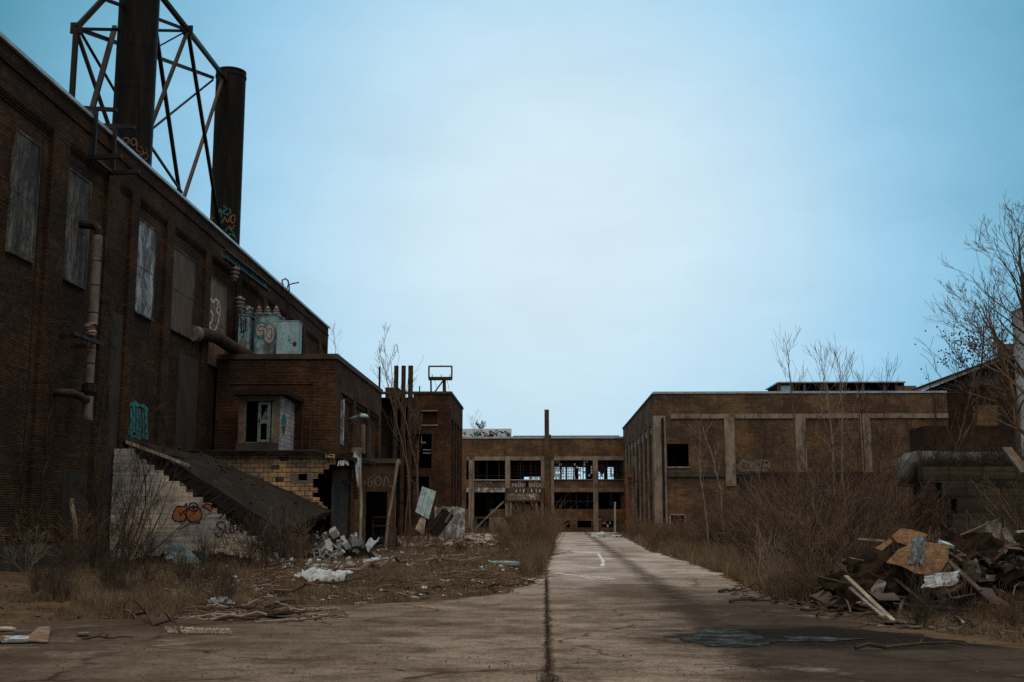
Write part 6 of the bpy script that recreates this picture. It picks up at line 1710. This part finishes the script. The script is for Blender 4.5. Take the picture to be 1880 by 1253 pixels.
for k in range(34):
    px = rnd.gauss(985, 20); Yd = 50 * (2.2 ** rnd.random()); x = min((px - 1000) / F * Yd, interp(XL, Yd) - .4)
    plant('weed', x, Yd, rnd.uniform(.9, 1.7), 'tall straw-coloured weed clump along the left road edge', 'tall weeds along the left road edge', 'tall_weed', 'weed')
for k in range(26):
    Yd = 60 * (2.2 ** rnd.random()); x = interp(XRr, Yd) + rnd.uniform(.3, 3)
    plant('weed', x, Yd, rnd.uniform(.7, 1.3), 'straw-coloured weed clump along the right road edge', 'weeds along the right road edge', 'tall_weed', 'weed')
for k in range(16):
    px = rnd.uniform(0, 520); Yd = rnd.uniform(20, 31); x = (px - 1000) / F * Yd
    plant('low', x, Yd, rnd.uniform(.25, .7), 'low dark bramble on the bare ground at lower left', 'brambles on the lower left ground')
(lambda: None)()
# ---- saplings and trees
def tree(name, label, cat, base, path, r0, r1, branches, mat, seedv, group=None, depth=2, minr=.006, blen=(.25, .45), up=.12, start=.25, ang=(.5, .9), sides=4, split=.62):
    r2 = random.Random(seedv)
    t = thing(name, label, cat, base, group)
    pts = [Vector(p) for p in path]
    # resample
    q = []
    for a, b in zip(pts, pts[1:]):
        for k in range(5): q.append(a.lerp(b, k / 5) + Vector((r2.gauss(0, .02), r2.gauss(0, .02), 0)))
    q.append(pts[-1]); n = len(q)
    rs = [r0 + (r1 - r0) * i / (n - 1) for i in range(n)]
    MB().tube(q, rs, 8).build('trunk', mat, t, True)
    H = (pts[-1] - pts[0]).length
    c = MB()
    for k in range(branches):
        s_ = start + (1 - start) * (k + r2.random()) / branches
        i = min(n - 2, int(s_ * (n - 1))); p = q[i]; d0 = (q[i + 1] - q[i]).normalized()
        a = r2.uniform(0, 2 * math.pi); sd_ = Vector((math.cos(a), math.sin(a), 0)); an = r2.uniform(*ang)
        d = (d0 * math.cos(an) + sd_ * math.sin(an)).normalized()
        L = H * r2.uniform(*blen) * (1.15 - .75 * s_)
        twig(c, r2, p, d, L, max(minr * 1.3, rs[i] * .42), depth, .09, up, split, 6, 3, .7, minr)
    c.build('crown', mat, t)
    return t
# big bare tree at the right edge
Yt = 34.0
b_ = P(1930, 1010, Y=Yt); b_.z = 0
tree('bare_tree', 'large leafless tree whose branches reach in from the right edge', 'tree', b_, [(b_.x, Yt, 0), P(1915, 820, Y=Yt), P(1890, 640, Y=Yt), P(1878, 530, Y=Yt), P(1866, 420, Y=Yt)], .20, .015, 34, M['bark_mid'], 4, None, 3, .005, (.18, .34), .07, .25, (.6, 1.15), split=.55)
b_ = P(1880, 1010, Y=36); b_.z = 0
tree('bare_tree', 'leafless tree forking low in front of the pale tower', 'tree', b_, [(b_.x, 36, 0), P(1868, 760, Y=36), P(1838, 640, Y=36), P(1800, 560, Y=36)], .12, .012, 22, M['bark_mid'], 9, None, 3, .005, (.18, .32), .07, .3, (.6, 1.1))
# brown-seeded tree beside it
b_ = P(1782, 1000, Y=42); b_.z = 0
ts = tree('seeded_tree', 'bushy leafless tree with brown seed clusters above the gabled roof', 'tree', b_, [(b_.x, 42, 0), P(1786, 800, Y=42), P(1800, 700, Y=42), P(1806, 600, Y=42)], .10, .02, 26, M['bark'], 14, None, 2, .0075, (.2, .34), .08, .5, (.5, 1.0))
m = MB(); r2 = random.Random(3); cc = P(1805, 640, Y=42)
for k in range(420):
    d = Vector((r2.gauss(0, .75), r2.gauss(0, .6), r2.gauss(0, .5)))
    m.blob(cc + d, .035, 4, 0, r2)
tag(m.build('seed_cluster', M['seed'], ts), None, kind='stuff')
sap = [(1336, 62, 770, 'pale leaning sapling with two white stems before the warehouse', 'bark_pale', [(1330, 965), (1322, 900), (1308, 840), (1290, 785), (1286, 770)], .07, 14),
       (1296, 60, 800, 'pale crooked sapling left of the leaning one', 'bark_pale', [(1302, 960), (1290, 900), (1284, 850), (1285, 800)], .055, 10),
       (1445, 55, 640, 'tall straight pale sapling rising above the warehouse roof', 'bark_mid', [(1466, 1000), (1462, 880), (1456, 760), (1449, 680), (1447, 640)], .075, 26),
       (1520, 50, 655, 'slender pale sapling with upswept branches right of the tall straight one', 'bark_pale', [(1535, 1000), (1532, 860), (1524, 760), (1513, 700), (1507, 656)], .07, 28),
       (1545, 50, 665, 'slender pale sapling close beside the upswept one', 'bark_pale', [(1550, 1000), (1546, 860), (1546, 760), (1543, 700), (1541, 663)], .06, 24),
       (1590, 56, 680, 'brown twiggy sapling behind the pale pair', 'bark', [(1585, 1000), (1588, 860), (1580, 740), (1575, 690)], .06, 22),
       (1630, 60, 678, 'bushy brown sapling with fine top twigs near the clerestory end', 'bark', [(1612, 1000), (1615, 860), (1624, 740), (1631, 680)], .08, 26),
       (1400, 58, 730, 'thin brown sapling between pale sapling and tall straight one', 'bark', [(1392, 980), (1396, 880), (1405, 800), (1410, 740)], .05, 14),
       (1750, 40, 690, 'forked brown sapling above the pale duct', 'bark_mid', [(1755, 990), (1756, 830), (1770, 770), (1786, 700)], .05, 12),
       (1725, 44, 730, 'dark thin sapling left of the forked one', 'bark', [(1720, 990), (1722, 830), (1718, 760), (1712, 716)], .05, 12)]
for i, (px, Yd, _, lab, mt, pth, r0, nb_) in enumerate(sap):
    pp = [P(x, y, Y=Yd) for x, y in pth]; b_ = pp[0].copy(); b_.z = 0; pp[0].z = 0
    tree('bare_sapling', lab, 'sapling', b_, pp, r0 * .8, .010, int(nb_ * .75), M[mt], 30 + i, None, 1, .007, (.16, .30), .14, .3, (.45, .85), split=.5)
# left background trees
for i, (Yd, lab, pth, r0, nb_) in enumerate([
    (90, 'tall two-stemmed bare tree behind the lean-to, left stem', [(756, 985), (748, 860), (722, 750), (708, 690), (695, 640)], .13, 26),
    (90, 'tall bare tree behind the lean-to, right stem', [(770, 985), (765, 860), (742, 760), (720, 700), (716, 650)], .12, 22),
    (92, 'leafless tree tangled around the right slim stack', [(742, 985), (752, 880), (742, 800), (746, 720), (752, 680)], .11, 22),
    (94, 'thin bare tree against the tower block front', [(772, 985), (768, 900), (766, 840), (775, 760)], .09, 20),
    (130, 'thin bare tree between the tower block and the print shop', [(862, 985), (866, 900), (872, 800), (867, 765)], .10, 16)]):
    pp = [P(x, y, Y=Yd) for x, y in pth]; b_ = pp[0].copy(); b_.z = 0; pp[0].z = 0
    tree('bare_tree', lab, 'tree', b_, pp, r0 * .5, .012, int(nb_ * .45), M['bark_mid'], 60 + i, None, 1 if i > 1 else 2, .011, (.14, .26), .12, .35, (.4, .8), split=.45)
b_ = P(612, 640, Y=95); b_.z = 0
tree('bare_tree', 'faint bare tree top showing beyond the far end of the powerhouse roof', 'tree', b_, [(b_.x, 95, 0), (b_.x, 95, 8), P(616, 640, Y=95), P(612, 596, Y=95)], .05, .008, 9, M['bark_mid'], 77, None, 1, .007, (.06, .12), .1, .6, (.4, .9))
b_ = P(880, 800, Y=162); tree('roof_shrub', 'small bare shrub growing behind the graffiti rooftop panel', 'shrub', (b_.x, 162, 11.9), [(b_.x, 162, 11.9), P(880, 778, Y=162)], .05, .02, 22, M['bark'], 79, None, 2, .02, (.3, .6), .05, .2, (.5, 1.1))
for (px, Yd, zz, sc) in ((1700, 34.2, 2.6, .9), (1722, 34.0, 2.7, .8), (1745, 34.2, 2.6, 1.0), (1775, 34.0, 2.7, .9), (1805, 34.2, 2.7, .9), (1835, 34.1, 2.7, 1.0), (1865, 34.0, 2.7, .9)):
    plant('low', (px - 1000) / F * Yd, Yd, sc, 'low bramble growing along the block wall top before the duct', 'brambles on top of the block wall', z=zz)
for (px, Yd, sc) in ((1668, 20.3, .5), (1712, 19.8, .45), (1650, 20.8, .55), (1745, 20.2, .5)):
    plant('fine', (px - 1000) / F * Yd, Yd, sc, 'thin leafless twigs growing up in front of the chip board', 'twigs before the chip board', z=.15)
# ivy-like vine on the powerhouse
m = MB(); r2 = random.Random(5)
for (px, z1_) in ((60, 6), (75, 8), (180, 10), (186, 11), (345, 6)):
    y = P(px, 800, X=WX + .02).y; p = Vector((WX + .05, y, 0.3)); pts = [p.copy()]
    while pts[-1].z < z1_: pts.append(pts[-1] + Vector((0, r2.gauss(0, .12), .45)))
    m.tube(pts, [.03 - .02 * k / len(pts) for k in range(len(pts))], 4, False)
    for k in range(0, len(pts), 2):
        a = pts[k]; m.tube([a, a + Vector((.02, r2.gauss(0, .4), .3)), a + Vector((.03, r2.gauss(0, .8), .7))], [.015, .01, .006], 3, False)
tag(m.build('vine', M['bark']), 'thin bare vines climbing the powerhouse wall', 'vine')

# ================================================================== GRASS AND LITTER
def in_poly(x, y, poly):
    c = False; j = len(poly) - 1
    for i in range(len(poly)):
        xi, yi = poly[i]; xj, yj = poly[j]
        if (yi > y) != (yj > y) and x < (xj - xi) * (y - yi) / (yj - yi) + xi: c = not c
        j = i
    return c
def blades(name, spots, mat, label, wmul=1.0):
    """many thin bent blades; spots = (x, y, z, height, width)"""
    rg = np.random.default_rng(4)
    a = np.array(spots, dtype=np.float64); n = len(a)
    az = rg.uniform(0, 2 * np.pi, n); lean = np.abs(rg.normal(0, .45, n)); ph_ = rg.uniform(0, np.pi, n)
    h = a[:, 3]; w = a[:, 4] * wmul
    dx, dy = np.cos(az) * lean, np.sin(az) * lean; wx, wy = np.cos(ph_) * w, np.sin(ph_) * w
    V = np.zeros((n, 5, 3))
    for k, (s_, f) in enumerate(((-1, 0), (1, 0), (-.7, .55), (.7, .55), (0, 1))):
        V[:, k, 0] = a[:, 0] + wx * s_ * .5 + dx * h * f * f; V[:, k, 1] = a[:, 1] + wy * s_ * .5 + dy * h * f * f
        V[:, k, 2] = a[:, 2] + h * f * (1 - .35 * f * lean)
    me = bpy.data.meshes.new(name)
    me.vertices.add(n * 5); me.vertices.foreach_set('co', V.reshape(-1))
    idx = (np.arange(n)[:, None] * 5 + np.array([0, 1, 3, 0, 3, 2, 2, 3, 4])[None]).reshape(-1).astype(np.int32)
    me.loops.add(len(idx)); me.loops.foreach_set('vertex_index', idx)
    me.polygons.add(n * 3); me.polygons.foreach_set('loop_start', np.arange(0, n * 9, 3, dtype=np.int32)); 
    me.update(calc_edges=True); me.materials.append(mat)
    o = bpy.data.objects.new(name, me); COL.objects.link(o); return tag(o, label, kind='stuff')
s = NT('straw'); gm = s.fin(s.mix(s.ramp(s.noise(.8, 5, .6), [(.3, 0.0), (.7, 1.0)]), s.mix(s.ramp(s.noise(30, 2), [(.4, 0.0), (.6, 1.0)]), (.065, .046, .031), (.15, .105, .068)), (.29, .22, .145)), .95, spec=.05)
def clump(x, y, f=.35, th=.45):
    return mnoise.noise(Vector((x * f, y * f, 9))) * .5 + .5 + .5 * mnoise.noise(Vector((x * 1.4, y * 1.4, 3))) > th
sp_ = []
def scatter(poly, n, h0, h1, th=.45, wmin=.010, fr=.35):
    xs_ = [p[0] for p in poly]; ys_ = [p[1] for p in poly]; k = 0; tries = 0
    while k < n and tries < n * 8:
        tries += 1
        px, py = rnd.uniform(min(xs_), max(xs_)), rnd.uniform(min(ys_), max(ys_))
        if not in_poly(px, py, poly): continue
        p = P(px, py, Z=0.0)
        if road_out(p.x, p.y) < .12 or not clump(p.x, p.y, fr, th): continue
        if p.x < WX: continue
        hh = rnd.uniform(h0, h1) * (.55 + .9 * max(0, mnoise.noise(Vector((p.x * .5, p.y * .5, 1))) + .3))
        sp_.append((p.x, p.y, gh(p.x, p.y) - .02, hh, max(wmin, p.y * .00042) * rnd.uniform(.7, 1.3))); k += 1
scatter([(540, 1000), (700, 985), (1030, 978), (1030, 1020), (1015, 1055), (960, 1090), (850, 1104), (700, 1108), (540, 1112)], 30000, .08, .36, .50)
scatter([(930, 975), (1035, 975), (1030, 1030), (1010, 1052), (960, 1060)], 14000, .5, 1.1, .25)
scatter([(60, 1035), (300, 1020), (560, 1030), (560, 1112), (420, 1120), (250, 1140), (60, 1110)], 24000, .10, .38, .46)
scatter([(0, 1085), (400, 1100), (380, 1140), (0, 1140)], 8000, .05, .18, .55)
scatter([(1135, 972), (1240, 972), (1420, 990), (1500, 1060), (1500, 1105), (1400, 1098), (1250, 1060), (1180, 1012)], 36000, .25, .75, .28)
scatter([(1240, 980), (1700, 990), (1640, 1050), (1380, 1050)], 9000, .3, .7, .3)
scatter([(1560, 1120), (1880, 1090), (1880, 1180), (1640, 1150)], 6000, .06, .25, .5)
scatter([(560, 962), (1030, 968), (1030, 985), (560, 985)], 6000, .4, .9, .3)
blades('dry_grass', sp_, gm, 'dry straw-brown grass over the rough ground')
# weeds in the seam of the paving
sp_ = []
for k in range(1700):
    y = 9.5 + 22 * rnd.random() ** 1.6; wd = (.07 if y < 12.2 else .016)
    x = .03 + rnd.gauss(0, wd); sp_.append((x, y, .012, rnd.uniform(.01, .05), rnd.uniform(.005, .01)))
s = NT('seam_weed'); gm2 = s.fin(s.mix(s.ramp(s.noise(30, 2), [(.4, 0.0), (.6, 1.0)]), (.04, .028, .019), (.10, .07, .045)), .95, spec=.05)
blades('seam_weeds', sp_, gm2, 'low dead weeds growing in the paving seam')
# dead leaf and rubble litter
def litter(name, n, poly, mats, label, smin, smax, flat=True, anyroad=False):
    mbs = MB(); xs_ = [p[0] for p in poly]; ys_ = [p[1] for p in poly]
    k = 0
    while k < n:
        px, py = rnd.uniform(min(xs_), max(xs_)), rnd.uniform(min(ys_), max(ys_))
        if not in_poly(px, py, poly): continue
        p = P(px, py, Z=0.0)
        if p.x < WX + .3: k += 1; continue
        out = road_out(p.x, p.y)
        if not anyroad and out < .1: k += 1; continue
        z = (gh(p.x, p.y) if out > 0 else .015) + .01
        sc = rnd.uniform(smin, smax) * max(1, p.y / 45)
        mbs.obox((p.x, p.y, z + sc * .1), (sc, sc * rnd.uniform(.4, 1), sc * (.12 if flat else .6)), rotm(rnd.uniform(-.4, .4), rnd.uniform(-.4, .4), rnd.uniform(0, 3))); k += 1
    return tag(mbs.build(name, mats), label, kind='stuff')
LEFT = [(300, 1040), (560, 985), (1020, 978), (1020, 1040), (950, 1085), (700, 1105), (300, 1110)]
litter('paper_litter', 900, LEFT, M['cloth'], 'pale paper and plastic litter in the grass left of the road', .03, .15)
litter('paper_litter', 500, [(690, 988), (1000, 980), (1000, 1000), (690, 1010)], M['wood_pale'], 'pale rubble band behind the grass', .1, .45)
litter('rubble_litter', 2200, LEFT, M['wood'], 'brown wood chips and rubble on the rough ground', .04, .2)
litter('rubble_litter', 500, [(0, 1050), (500, 1040), (500, 1150), (0, 1180)], M['wood'], 'brown chips on the dark ground at lower left', .02, .10)
litter('rubble_litter', 260, [(520, 985), (700, 985), (720, 1040), (520, 1050)], M['cloth'], 'pale crumbs of block around the heap', .05, .2, False)
litter('gravel', 700, [(0, 1100), (1000, 1060), (1880, 1090), (1880, 1250), (0, 1250)], M['wood'], 'loose small gravel on the paving', .006, .02, False, True)
litter('gravel', 700, [(300, 1155), (420, 1158), (430, 1168), (310, 1166)], M['wood_pale'], 'band of pale gravel at the paving edge', .012, .035, False, True)
litter('paper_litter', 50, [(1200, 1000), (1500, 1000), (1500, 1100), (1300, 1090)], M['cloth'], 'pale litter in the weeds right of the road', .04, .13)
litter('rubble_litter', 420, [(1300, 1085), (1880, 1080), (1880, 1170), (1620, 1150)], M['board_dark'], 'dark splinters around the dump', .03, .16, True, True)
for a, b, r_, lab in (((1340, 1105), (1420, 1098), .03, 'bare branch at the right road edge'), ((1360, 1098), (1445, 1108), .025, 'thin branch below it toward the dump'), ((1470, 1118), (1560, 1126), .025, 'thin branch before the dump'),
                      ((1570, 1190), (1770, 1184), .03, 'long dark branch lying on the paving at right'), ((1320, 1086), (1380, 1080), .03, 'short branch in the grass right of the road'), ((1520, 1110), (1500, 1135), .025, 'twig pointing at the wet patch'),
                      ((150, 1172), (245, 1170), .02, 'thin twig on the paving at lower left'), ((250, 1125), (330, 1160), .03, 'forked twig at lower left')):
    stick(g_(*a, .05), g_(*b, .05), r_, M['bark'], lab)
